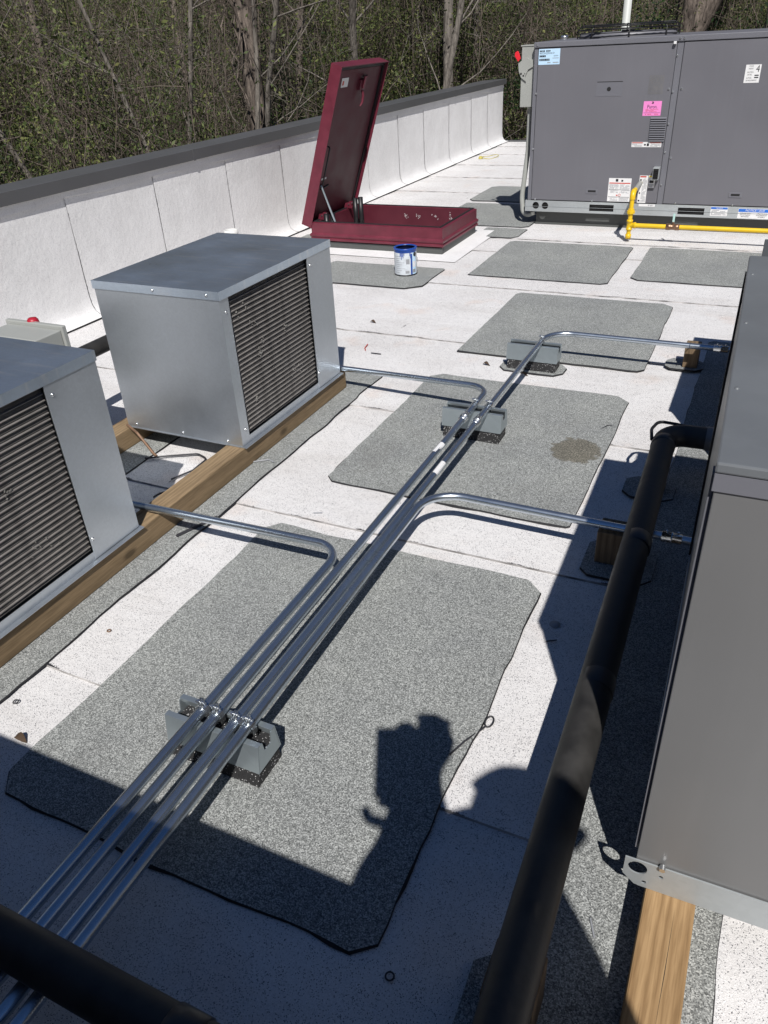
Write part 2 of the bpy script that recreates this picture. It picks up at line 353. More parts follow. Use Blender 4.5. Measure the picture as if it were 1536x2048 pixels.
def copy_tree(o, parent=None):
    c = o.copy(); COL.objects.link(c); c.parent = parent
    for ch in [x for x in bpy.data.objects if x.parent == o and x is not c]: copy_tree(ch, c)
    return c
def fillet(pts, rad, n=10):
    pts = [Vector(p) for p in pts]; out = [pts[0]]
    rad = rad if isinstance(rad, (list, tuple)) else [rad] * (len(pts) - 2)
    for i in range(1, len(pts) - 1):
        p = pts[i]; a = (pts[i - 1] - p).normalized(); b = (pts[i + 1] - p).normalized()
        ang = a.angle(b); L = rad[i - 1] / math.tan(ang / 2)
        s0 = p + a * L; s1 = p + b * L; c = p + (a + b).normalized() * (rad[i - 1] / math.sin(ang / 2))
        u = s0 - c; w_ = s1 - c; tot = u.angle(w_)
        for j in range(n + 1):
            t = j / n; out.append(c + (u * math.sin((1 - t) * tot) + w_ * math.sin(t * tot)) / math.sin(tot))
    out.append(pts[-1]); return out
def dense(pts, step):
    out = []
    for a, b in zip(pts[:-1], pts[1:]):
        a = Vector(a); b = Vector(b); k = max(1, int((b - a).length / step))
        for i in range(k): out.append(a.lerp(b, i / k))
    out.append(Vector(pts[-1])); return out
def text(parent, s, x, z, y, size, mat, align='CENTER', shear=0.0, width=1.0, name='print'):
    cu = bpy.data.curves.new('t', 'FONT'); cu.body = s; cu.size = size; cu.align_x = align; cu.align_y = 'CENTER'; cu.shear = shear; cu.resolution_u = 2
    cu.space_character = 0.95
    o = bpy.data.objects.new('t', cu); COL.objects.link(o)
    dg = bpy.context.evaluated_depsgraph_get(); me = bpy.data.meshes.new_from_object(o.evaluated_get(dg))
    bpy.data.objects.remove(o); bpy.data.curves.remove(cu)
    me.transform(Matrix.Rotation(R(90), 4, 'X') @ Matrix.Scale(width, 4, (1, 0, 0)))
    og = ORG[parent.name]; me.transform(Matrix.Translation(Vector((x, y, z)) - og))
    me.materials.clear(); me.materials.append(mat)
    q = bpy.data.objects.new(name, me); COL.objects.link(q); q.parent = parent; ORG[q.name] = og
    return q
def printlines(parent, x0, x1, z0, z1, y, rows, mat, fill=0.9, seed=1, h=0.55):
    rg = random.Random(seed); b = MB(); dz = (z1 - z0) / rows
    for i in range(rows):
        x = x0; zc = z1 - (i + 0.5) * dz; xe = x0 + (x1 - x0) * (1 if rg.random() < 0.7 else rg.uniform(0.45, 0.95))
        while x < xe:
            L = rg.uniform(0.004, 0.013)
            if rg.random() < fill: b.box(x, min(x + L, xe), y - 0.0006, y, zc - dz * h / 2, zc + dz * h / 2)
            x += L + 0.0022
    return b.build('print', mat, parent, recalc=False)

# ------------------------------------------------------------------ setting: terrain, building, roof
random.seed(3)
def terrain_z(x, y):
    d = max(math.hypot(x + 1.0, y - 3.0), 0.01)
    if d < 11: base = -4.2
    else: base = -4.2 + (d - 11) * 0.22 + max(0, d - 24) * 0.20
    return base + 0.45 * noise.noise(Vector((x * 0.16, y * 0.16, 0.3)))
b = MB(); n = 80; ext = 170
vs = []; fs = []
for j in range(n + 1):
    for i in range(n + 1):
        u = (i / n * 2 - 1); v_ = (j / n * 2 - 1)
        x = ext * u * abs(u) ** 0.8; y = ext * v_ * abs(v_) ** 0.8; vs.append((x, y, terrain_z(x, y)))
for j in range(n):
    for i in range(n): fs.append((j * (n + 1) + i, j * (n + 1) + i + 1, (j + 1) * (n + 1) + i + 1, (j + 1) * (n + 1) + i))
b.add(vs, fs, True); tag(b.build('ground', MAT['soil'], recalc=False), kind='structure')
RX0, RX1, RY0, RY1 = -4.28, 7.0, -6.0, 12.58
bl = MB().box(RX0 + 0.02, RX1, RY0, RY1, -5.2, -0.02).build('building_walls', MAT['facade'])
tag(bl, 'low building below the flat roof', 'building')
roof = MB().box(-3.97, RX1, RY0, RY1, -0.019, -0.006).build('roof', MAT['bitumen']); tag(roof, kind='structure'); ORG[roof.name] = Vector()
def sheet(x0, x1, y0, y1, seed, zlap=0.004):
    rg = random.Random(seed)
    def stops(a, b_, step, e=0.022):
        k = max(2, int((b_ - a - 2 * e) / step)); return [a] + [a + e + (b_ - a - 2 * e) * i / k for i in range(k + 1)] + [b_]
    xs = stops(x0, x1, 0.13); ys = stops(y0, y1 + 0.05, 0.3); vs = []; lap = []
    for j, y in enumerate(ys):
        for i, x in enumerate(xs):
            yy = y; xx = x
            if j < 2: yy += 0.006 * noise.noise(Vector((x * 3.1, seed * 3.7, 0)))
            if i < 2: xx += 0.006 * noise.noise(Vector((seed * 1.9, y * 3.1, 0)))
            z = zlap * (1 - (y - y0) / (y1 - y0)) + 0.0012 * noise.noise(Vector((x * 1.3, y * 1.3, 0)))
            if y > y1: z = -0.004
            vs.append((xx, yy, z))
            lap.append(1.0 if (j == 0 or i == 0) else 0.0)
    # the near and left edges drop to the sheet below so the lap reads as a step
    nx = len(xs); fs = [(j * nx + i, j * nx + i + 1, (j + 1) * nx + i + 1, (j + 1) * nx + i) for j in range(len(ys) - 1) for i in range(nx - 1)]
    base = len(vs); mi = [0] * len(fs)
    for i in range(nx): vs.append((vs[i][0], vs[i][1] - 0.0005, -0.005)); lap.append(1.0)
    for i in range(nx - 1): fs.append((i, base + i, base + i + 1, i + 1)); mi.append(1)
    b = MB(); b.v = vs; b.f = fs; b.sm = [False] * len(fs); b.mi = mi
    o = b.build('membrane_sheet', [MAT['white'], MAT['lapedge']], roof, recalc=False)
    a = o.data.attributes.new('lap', 'FLOAT', 'POINT'); a.data.foreach_set('value', lap)
    return o
SEAMS = [-6.0, -5.0, -4.0, -3.0, -2.0, -0.95, 0.05, 1.025, 1.985, 2.945, 3.92, 5.0, 5.95, 6.40, 7.4, 8.35, 9.3, 10.25, 11.2, 12.0, 12.58]
ENDS = {7: [-2.9], 8: [-2.0], 9: [-3.1], 10: [-1.87], 11: [-2.35, 1.2], 12: [-0.5], 14: [-2.9], 15: [-1.0], 16: [-2.6]}
for k in range(len(SEAMS) - 1):
    cuts = [-3.9] + ENDS.get(k, []) + [RX1]
    for i in range(len(cuts) - 1):
        sheet(cuts[i], cuts[i + 1] + (0.0 if i == len(cuts) - 2 else 0.03), SEAMS[k], SEAMS[k + 1], k * 7 + i, 0.004 + 0.0)
# metal edge at the far end of the roof
ed = MB().box(-3.9, RX1, 12.575, 12.64, -0.16, 0.018).build('roof_edge_trim', MAT['coping'], roof, 0.004)

# ------------------------------------------------------------------ parapet
par = thing('parapet_wall', 'long white parapet wall with dark metal coping in front of the woods', 'wall', (-4.1, 3.5, 0))
MB().box(-4.25, -3.985, -6.0, 12.58, -0.018, 0.772).build('core', MAT['flash'], par)
PS = [-5.9, -4.9, -3.9, -2.9, -1.9, -0.9, 0.1, 1.05, 1.95, 2.85, 3.68, 4.51, 5.38, 6.2, 7.05, 7.9, 8.7, 9.45, 10.3, 11.15, 11.85, 12.58]
prof = [(-3.962, 0.776), (-3.962, 0.60), (-3.962, 0.42), (-3.961, 0.26), (-3.959, 0.13), (-3.952, 0.075), (-3.932, 0.035), (-3.895, 0.014), (-3.85, 0.0095)]
for k in range(len(PS) - 1):
    y0, y1 = PS[k], PS[k + 1] + 0.0; ys = [y0, y0 + 0.012] + [y0 + 0.012 + (y1 - y0 - 0.012) * i / 7 for i in range(1, 8)]; vs = []; lap = []
    for i, y in enumerate(ys):
        for j, (x, z) in enumerate(prof):
            wob = 0.004 * noise.noise(Vector((y * 1.7, z * 3.0, 4.0))) if 0 < j < 7 else 0.0
            lift = 0.004 if i < 2 else 0.004 * (1 - i / 8)
            vs.append((x + wob + lift * (1 if j < 6 else 0.3), y + (0.006 * noise.noise(Vector((k * 3.3, z * 2.0, 0))) if i < 2 else 0), z + (lift * 0.6 if j >= 5 else 0) + (0.012 * noise.noise(Vector((y * 5, k, 1))) if j == 8 else 0) * 0))
            lap.append(1.0 if i == 0 else (0.35 if j == 8 else 0.0))
    pn = len(prof); b = MB(); b.add(vs, [(i * pn + j, i * pn + j + 1, (i + 1) * pn + j + 1, (i + 1) * pn + j) for i in range(len(ys) - 1) for j in range(pn - 1)], True)
    o = b.build('membrane_panel', MAT['flash'], par, recalc=False)
    a = o.data.attributes.new('lap', 'FLOAT', 'POINT'); a.data.foreach_set('value', lap)
# black line of mastic where the flashing meets the roof
b = MB(); pts = [(-3.852 + 0.006 * noise.noise(Vector((y * 0.25, 0, 0))), y * 0.25, 0.0085) for y in range(-20, 50)]
b.tube(pts, 0.0055, 5); b.build('mastic_bead', MAT['bitumen'], par, recalc=False)
CJ = [-6.0, -3.2, -0.2, 2.2, 4.97, 7.72, 10.46, 12.62]
for k in range(len(CJ) - 1):
    b = MB().prism([(-4.30, 0.755), (-4.30, 0.835), (-3.925, 0.852), (-3.925, 0.780), (-3.931, 0.780), (-3.931, 0.8455), (-4.294, 0.829), (-4.294, 0.755)], CJ[k] + 0.002, CJ[k + 1] - 0.002)
    b.build('coping', MAT['coping'], par, 0.0025)
    if 0 < k: MB().prism([(-4.302, 0.75), (-4.302, 0.8375), (-3.9225, 0.8545), (-3.9225, 0.777), (-3.926, 0.777), (-3.926, 0.851), (-4.299, 0.834), (-4.299, 0.75)], CJ[k] - 0.012, CJ[k] + 0.012).build('joint_cover', MAT['coping'], par)
for y in [0.4 + 0.47 * i for i in range(27)]:
    pass
# ragged top strip of membrane under the coping
b = MB(); ys = [2.0 + 0.12 * i for i in range(89)]
vs = []
for y in ys:
    d = 0.735 + 0.018 * noise.noise(Vector((y * 2.3, 7, 0))) - 0.012 * abs(noise.noise(Vector((y * 0.9, 2, 0))))
    vs += [(-3.947, y, 0.785), (-3.947, y, d), (-3.955, y, d - 0.002)]
b.add(vs, [(i * 3 + j, i * 3 + j + 1, i * 3 + j + 4, i * 3 + j + 3) for i in range(len(ys) - 1) for j in range(2)])
b.build('top_strip', MAT['flash'], par, recalc=False)

# ------------------------------------------------------------------ granule walkway pads and strips
def pad(x0, x1, y0, y1, label, clips=(0.03, 0.03, 0.03, 0.03), mat='grey', wob=0.006, z=0.0052, th=0.005, seed=0, cat='roof pad', name='walkway_pad', group=None, bleed=True):
    rg = random.Random(seed); loop = []
    cs = [(x0, y0, 1, 1), (x1, y0, -1, 1), (x1, y1, -1, -1), (x0, y1, 1, -1)]; key = []
    for i, (x, y, sx, sy) in enumerate(cs):
        c = clips[i]; cx = c * rg.uniform(0.8, 1.2); cy = c * rg.uniform(0.8, 1.2)
        a = (x + sx * cx, y); bb = (x, y + sy * cy)
        key += [bb, a] if i in (0, 2) else [a, bb]
    for i in range(8):
        p = Vector((*key[i], 0)); q = Vector((*key[(i + 1) % 8], 0)); k = max(1, int((q - p).length / 0.045))
        for j in range(k):
            t = p.lerp(q, j / k); nn = Vector((q - p).normalized().yx.to_tuple() + (0,)); nn.y *= -1
            t = t + nn * (wob * noise.noise(Vector((t.x * 5 + seed, t.y * 5, seed * 1.7))) + 0.3 * wob * noise.noise(Vector((t.x * 23, t.y * 23, seed)))); loop.append(t)
    nl = len(loop); c = Vector(((x0 + x1) / 2, (y0 + y1) / 2, 0))
    b = MB()
    def lift(p): return 0.0025 * max(0, noise.noise(Vector((p.x * 4, p.y * 4, seed + 9))))
    top = [(p.x, p.y, z + th + lift(p)) for p in loop]; inn = [(p.x + (c.x - p.x) * 0.06, p.y + (c.y - p.y) * 0.06, z + th) for p in loop]
    b.add(top + inn, [(i, (i + 1) % nl, nl + (i + 1) % nl, nl + i) for i in range(nl)])
    b.add(inn, [tuple(range(nl))])
    out = [(p.x + (p - c).normalized().x * 0.001, p.y + (p - c).normalized().y * 0.001, z - 0.003) for p in loop]
    b.add(top + out, [(i, nl + i, nl + (i + 1) % nl, (i + 1) % nl) for i in range(nl)], mi=1)
    if bleed:
        o1 = []; o2 = []
        for p in loop:
            d = (p - c); d.x /= (x1 - x0); d.y /= (y1 - y0); d.normalize()
            k = 0.0025 + 0.011 * max(0, noise.noise(Vector((p.x * 9, p.y * 9, seed + 3)))) * (1.2 if d.y < -0.5 else 0.45)
            o1.append((p.x, p.y, z + th * 0.8)); o2.append((p.x + d.x * k, p.y + d.y * k, z - 0.0005))
        b.add(o1 + o2, [(i, nl + i, nl + (i + 1) % nl, (i + 1) % nl) for i in range(nl)], mi=1)
    o = b.build(name, [MAT[mat], MAT['bitumen']], None, recalc=False)
    return tag(o, label, cat, group)
G = 'grey granule pads laid on the white roof'
pad(-1.432, -0.418, 0.652, 1.912, 'largest grey granule pad in front, crossed by four conduits and the shadow of hands', (0.05, 0.04, 0.05, 0.04), seed=1, wob=0.012, group=G)
pad(-1.405, -0.420, 2.252, 3.43, 'grey granule pad with a round brown stain at its right side', (0.03, 0.015, 0.05, 0.05), 'stained', seed=2, group=G)
pad(-1.405, -0.418, 3.772, 4.91, 'grey granule pad under the far bend of the single conduit', (0.01, 0.03, 0.06, 0.03), seed=3, group=G)
pad(-1.875, -0.895, 5.24, 6.30, 'grey granule pad between the paint can and the yellow gas pipe', (0.02, 0.04, 0.02, 0.03), seed=4, group=G)
pad(-0.770, 0.24, 5.40, 6.32, 'grey granule pad below the gas valve, partly behind the near cabinet', (0.05, 0.02, 0.02, 0.02), seed=5, group=G)
pad(-3.02, -2.085, 4.80, 5.345, 'grey granule pad that the paint can stands on', (0.02, 0.10, 0.02, 0.02), seed=6, group=G)
pad(-2.80, -1.885, 6.80, 7.78, 'grey granule pad in the shadow at the left end of the rooftop unit', (0.02, 0.05, 0.02, 0.02), seed=7, group=G)
pad(-2.83, -1.95, 7.90, 8.74, 'farthest grey granule pad, behind the open hatch', (0.06, 0.02, 0.02, 0.06), seed=8, group=G)
pad(-2.23, -1.865, 6.40, 6.74, 'small grey granule offcut beside the hatch corner', (0.02, 0.05, 0.02, 0.02), seed=9, group=G)
pad(-1.905, -1.648, 0.10, 3.36, 'long narrow grey granule strip under the front timber of the condensers', (0.02,) * 4, seed=10, wob=0.012, group='grey granule strips under the timbers', name='sleeper_strip', cat='roof strip')
pad(-2.52, -2.215, 0.10, 3.36, 'narrow grey granule strip under the rear timber of the condensers', (0.02,) * 4, seed=11, wob=0.012, group='grey granule strips under the timbers', name='sleeper_strip', cat='roof strip')
pad(-0.155, 0.176, 0.20, 4.32, 'grey granule strip under the timber of the near right cabinet', (0.02,) * 4, seed=12, wob=0.008, group='grey granule strips under the timbers', name='sleeper_strip', cat='roof strip')
pad(-3.72, -3.35, 5.92, 6.14, 'small grey granule scrap left of the hatch below the parapet', (0.02,) * 4, seed=13, group=G)

# ------------------------------------------------------------------ timbers
def timber(x0, x1, y0, y1, label, mat='timber', z0=0.0105, h=0.089, stamp=None):
    t = MB().box(x0, x1, y0, y1, z0, z0 + h).build('timber_sleeper', MAT[mat], None, 0.004); return tag(t, label, 'timber', 'timbers under the equipment')
timber(-1.842, -1.752, 0.25, 3.118, 'brown timber under the front edge of both condensers')
timber(-2.442, -2.352, 0.25, 3.118, 'brown timber under the rear edge of both condensers')
timber(0.031, 0.121, -0.15, 4.2, 'tan timber under the near right cabinet, its split end towards the viewer', 'freshwood')

MB().add([(0.0835, 0.70, 0.0998), (0.0850, 0.80, 0.0998), (0.0868, 0.93, 0.0998), (0.0862, 0.80, 0.0998)], [(0, 1, 2, 3)]).add([(0.055, 0.60, 0.0998), (0.0562, 0.68, 0.0998), (0.0575, 0.74, 0.0998), (0.0568, 0.68, 0.0998)], [(0, 1, 2, 3)]).build('split', MAT['hole'], bpy.data.objects['timber_sleeper.002'])
# ------------------------------------------------------------------ condensers
XF, XB, Y0c, Y1c, ZB, ZT = -1.757, -2.36, 2.230, 3.068, 0.1005, 0.738
def condenser():
    c = thing('condenser_unit', 'galvanised condenser with a large coil, farther of the two on the timbers', 'condenser', (XF, Y0c, ZB), 'condensers on the timbers')
    b = MB(); th = 0.0015
    b.box(XB, XF - 0.002, Y0c, Y0c + th, ZB + 0.004, ZT - 0.03); b.build('side_panel', MAT['galv'], c)
    MB().box(XB, XF - 0.002, Y1c - th, Y1c, ZB + 0.004, ZT - 0.03).build('side_panel', MAT['galv'], c)
    MB().box(XB, XB + th, Y0c + 0.002, Y1c - 0.002, ZB + 0.004, ZT - 0.03).build('rear_panel', MAT['galv'], c)
    # front: narrow left post, wide right panel, sill and header
    MB().box(XF - 0.0018, XF, Y0c - 0.0015, 2.283, ZB + 0.004, ZT - 0.028).build('front_post', MAT['galv'], c, 0.0006)
    MB().box(XF - 0.0018, XF + 0.002, 2.862, Y1c + 0.0015, ZB + 0.006, ZT - 0.028).build('front_panel', MAT['galv'], c, 0.0006)
    MB().box(XF - 0.0018, XF, 2.2832, 2.8618, ZB + 0.004, ZB + 0.034).build('front_sill', MAT['galv'], c)
    # base pan flange
    b = MB().prism([(XB - 0.006, ZB), (XF + 0.017, ZB), (XF + 0.017, ZB + 0.0016), (XF + 0.0035, ZB + 0.0036), (XB - 0.006, ZB + 0.0036)], Y0c - 0.004, Y1c + 0.010)
    b.build('base_pan', MAT['galv'], c)
    # cover with turned-down lip
    e = 0.005
    b = MB().box(XB - e, XF + e, Y0c - e, Y1c + e, ZT - 0.0015, ZT)
    b.box(XF + e - 0.0015, XF + e, Y0c - e, Y1c + e, ZT - 0.032, ZT - 0.0015); b.box(XB - e, XB - e + 0.0015, Y0c - e, Y1c + e, ZT - 0.032, ZT - 0.0015)
    b.box(XB - e + 0.0015, XF + e - 0.0015, Y0c - e, Y0c - e + 0.0015, ZT - 0.032, ZT - 0.0015); b.box(XB - e + 0.0015, XF + e - 0.0015, Y1c + e - 0.0015, Y1c + e, ZT - 0.032, ZT - 0.0015)
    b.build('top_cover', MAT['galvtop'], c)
    # coil
    MB().box(XF - 0.06, XF - 0.016, 2.279, 2.866, ZB + 0.03, ZT - 0.016).build('coil_core', MAT['coil'], c)
    z0 = ZB + 0.036; z1 = ZT - 0.034; nr = 29; dz = (z1 - z0) / nr
    proto = None
    for i in range(nr):
        zc = z0 + (i + 0.5) * dz
        if proto is None:
            b = MB(); x = XF - 0.016
            b.prism([(x, zc + dz * 0.10), (x + 0.008, zc + dz * 0.22), (x + 0.008, zc + dz * 0.34), (x, zc + dz * 0.46)], 2.281, 2.864)
            for q in (-0.36, -0.18, 0.0):
                b.prism([(x, zc + dz * (q - 0.045)), (x + 0.0045, zc + dz * (q - 0.02)), (x + 0.0045, zc + dz * (q + 0.02)), (x, zc + dz * (q + 0.045))], 2.281, 2.864)
            o = b.build('coil_row', MAT['coilrow'], c, recalc=True); proto = o; p0 = zc
        else:
            o = proto.copy(); COL.objects.link(o); o.parent = c; o.location.z = zc - p0
    rg = random.Random(5); b = MB()                     # patches of bent fins
    for yc, zc, k, sp in [(2.45, 0.43, 16, 0.016), (2.475, 0.47, 5, 0.008), (2.655, 0.47, 8, 0.010), (2.36, 0.63, 4, 0.03), (2.43, 0.55, 4, 0.03), (2.70, 0.24, 9, 0.04), (2.38, 0.255, 6, 0.009)]:
        for _ in range(k):
            y = yc + rg.gauss(0, sp * 0.6); z = zc + rg.gauss(0, sp * 0.5); L = rg.uniform(0.002, 0.006)
            if not 2.285 < y < 2.855: continue
            mt_ = Matrix.Translation((XF - 0.0085, y, z)) @ Matrix.Rotation(rg.uniform(-1, 1), 4, 'X')
            b.box(-0.002, 0.002, -0.001, 0.001, -L, L, mtx=mt_)
    b.build('bent_fins', MAT['bentfin'], c)
    for p, d in [((XF, 2.257, 0.655), 'X'), ((XF, 2.262, 0.17), 'X'), ((XF + 0.002, 2.885, 0.67), 'X'), ((XF + 0.002, 2.872, 0.18), 'X'), ((-1.83, Y0c, ZB + 0.02), 'Y'), ((-2.06, Y0c, ZB + 0.02), 'Y'), ((-2.31, Y0c, ZB + 0.02), 'Y'), ((-1.81, Y0c - e, ZT - 0.016), 'Y'), ((-2.06, Y0c - e, ZT - 0.016), 'Y')]:
        p = Vector(p); dv = Vector((1, 0, 0)) if d == 'X' else Vector((0, -1, 0))
        MB().tube([p - dv * 0.002, p + dv * 0.0025, p + dv * 0.0045], [0.0062, 0.0062, 0.0035], 8).build('screw', MAT['zinc'], c, recalc=False)
    return c
cond2 = condenser()
cond1 = copy_tree(cond2); cond1.location = cond2.location + Vector((0.0, -1.478, 0.004))
cond1['label'] = 'galvanised condenser cut off by the left edge, nearer of the two on the timbers'
# short copper tube hanging from the farther condenser
tb = MB().tube(fillet([(-2.36, 2.222, 0.112), (-2.28, 2.19, 0.10), (-2.19, 2.165, 0.03), (-2.17, 2.16, 0.022)], [0.03, 0.01], 5), 0.006, 8).build('copper_tube', MAT['copper'], None, recalc=False)
tag(tb, 'short bent copper tube at the rear foot of the farther condenser', 'tube')
for pts, lab in [([(-2.21, 2.13, 0.02), (-2.13, 2.19, 0.016), (-2.02, 2.25, 0.016), (-1.95, 2.22, 0.02), (-1.95, 2.12, 0.016), (-1.99, 2.03, 0.014)], 'thin black cable curling out from under the farther condenser'),
                 ([(-1.86, 2.02, 0.014), (-1.91, 1.95, 0.016), (-1.96, 1.93, 0.014), (-1.965, 1.89, 0.014)], 'thin black cable end lying against the front timber')]:
    tag(MB().tube(fillet(pts, 0.03, 4), 0.0038, 6).build('cable', MAT['wire'], None, recalc=False), lab, 'cable')
tag(MB().tube(dense([(-2.69, 0.2, 0.34), (-2.69, 3.5, 0.34)], 0.3), 0.036, 14).build('insulated_pipe', MAT['insul'], None, recalc=False), 'black insulated pipe running behind the two condensers', 'pipe')
# disconnect behind the nearer condenser
dx = thing('disconnect_switch', 'light grey disconnect box with a red knob behind the nearer condenser', 'switch box', (-2.55, 2.0, 0.0105))
MB().box(-2.70, -2.415, 1.93, 2.06, 0.28, 0.585).build('box', MAT['boxgrey'], dx, 0.004)
MB().box(-2.715, -2.405, 2.0605, 2.082, 0.27, 0.60).build('lid', MAT['boxgrey'], dx, 0.004)
MB().box(-2.58, -2.54, 1.98, 2.02, 0.0105, 0.279).build('post', MAT['strut'], dx)
MB().lathe([(0, 0.022), (0.016, 0.020), (0.022, 0.012), (0.024, 0.0)], (-2.585, 2.085, 0.590), 16).build('knob', MAT['redd'], dx)
# white vent stub by the parapet
vs_ = thing('vent_pipe', 'short white plastic vent stub by the parapet, just above the condenser top', 'vent pipe', (-3.68, 4.95, 0))
MB().lathe([(0.045, 0.0), (0.045, 0.255), (0.053, 0.255), (0.053, 0.298), (0.047, 0.298), (0.045, 0.28), (0.04, 0.1)], (-3.68, 4.95, 0.0), 20).build('pipe', MAT['pvc'], vs_)
MB().lathe([(0.16, 0.006), (0.07, 0.012), (0.048, 0.05), (0.045, 0.06)], (-3.68, 4.95, 0.0), 20).build('flashing_boot', MAT['flash'], vs_)

# ------------------------------------------------------------------ conduits
RC = 0.0137; ZC = 0.1525
def conduit(label, pts, rads, parts=()):
    pth = fillet(pts, rads, 12); c = thing('conduit', label, 'conduit', pts[0], 'galvanised conduits on block supports')
    MB().tube(dense(pth, 0.4), RC, 14).build('tube', MAT['emt'], c, recalc=False)
    for kind, a, bb in parts:
        a = Vector(a); bb = Vector(bb); d = (bb - a).normalized(); L = (bb - a).length
        if kind == 'coupling':
            MB().tube([a, a + d * L * .02, a + d * L * 0.45, a + d * L * 0.46, a + d * L * 0.54, a + d * L * 0.55, a + d * L * 0.98, bb], [RC + .0005, RC + .0032, RC + .0032, RC + .0055, RC + .0055, RC + .0032, RC + .0032, RC + .0005], 14).build('coupling', MAT['zinc'], c, recalc=False)
            for f_ in (0.22, 0.78): MB().tube([a + d * L * f_ + Vector((0, 0, RC)), a + d * L * f_ + Vector((0, 0, RC + 0.010))], 0.0035, 7).build('set_screw', MAT['zinc'], c, recalc=False)
        else:
            k = MB()
            for j in range(7):
                an = R(15 + j * 15); k.v += [tuple(a + Vector((math.cos(an) * (RC + .0004), 0, math.sin(an) * (RC + .0004)))), tuple(bb + Vector((math.cos(an) * (RC + .0004), 0, math.sin(an) * (RC + .0004))))]
            k.f = [(2 * j, 2 * j + 1, 2 * j + 3, 2 * j + 2) for j in range(6)]; k.sm = [True] * 6; k.mi = [0] * 6
            k.build('sticker', MAT['lwhite'], c, recalc=False)
    return c
conduit('conduit nearest the condensers, bending left behind the nearer condenser', [(-1.9, 0.235, ZC), (-1.03, 0.235, ZC), (-1.000, 0.34, ZC), (-1.003, 1.681, ZC), (-1.9, 1.690, 0.118), (-2.6, 1.69, 0.118)], [0.13, 0.13, 0.095, 0.2])
conduit('second conduit, bending left to the far end of the farther condenser', [(-1.9, 0.185, ZC), (-0.99, 0.185, ZC), (-0.955, 0.30, ZC), (-0.973, 3.02, ZC), (-1.80, 3.094, 0.118), (-2.6, 3.094, 0.118)], [0.14, 0.14, 0.105, 0.2],
        [('sticker', (-0.970, 2.35, ZC), (-0.969, 2.43, ZC)), ('coupling', (-0.9722, 2.66, ZC), (-0.9725, 2.72, ZC))])
conduit('longest conduit, running straight to the far support and bending right', [(-1.9, 0.13, ZC), (-0.94, 0.13, ZC), (-0.903, 0.26, ZC), (-0.914, 3.81, ZC), (-0.30, 3.803, ZC + .002), (0.05, 3.803, ZC + .002)], [0.14, 0.14, 0.13, 0.3],
        [('sticker', (-0.9095, 2.20, ZC), (-0.9098, 2.29, ZC)), ('coupling', (-0.9108, 2.64, ZC), (-0.911, 2.70, ZC)), ('coupling', (-0.115, 3.803, ZC + .002), (-0.05, 3.803, ZC + .002))])
conduit('rightmost conduit, bending right across to the near cabinet', [(-1.9, 0.08, ZC), (-0.90, 0.08, ZC), (-0.864, 0.2, ZC), (-0.882, 2.098, ZC), (-0.3, 2.092, ZC), (0.03, 2.092, ZC)], [0.14, 0.14, 0.13, 0.3],
        [('coupling', (-0.110, 2.092, ZC), (-0.05, 2.092, ZC))])

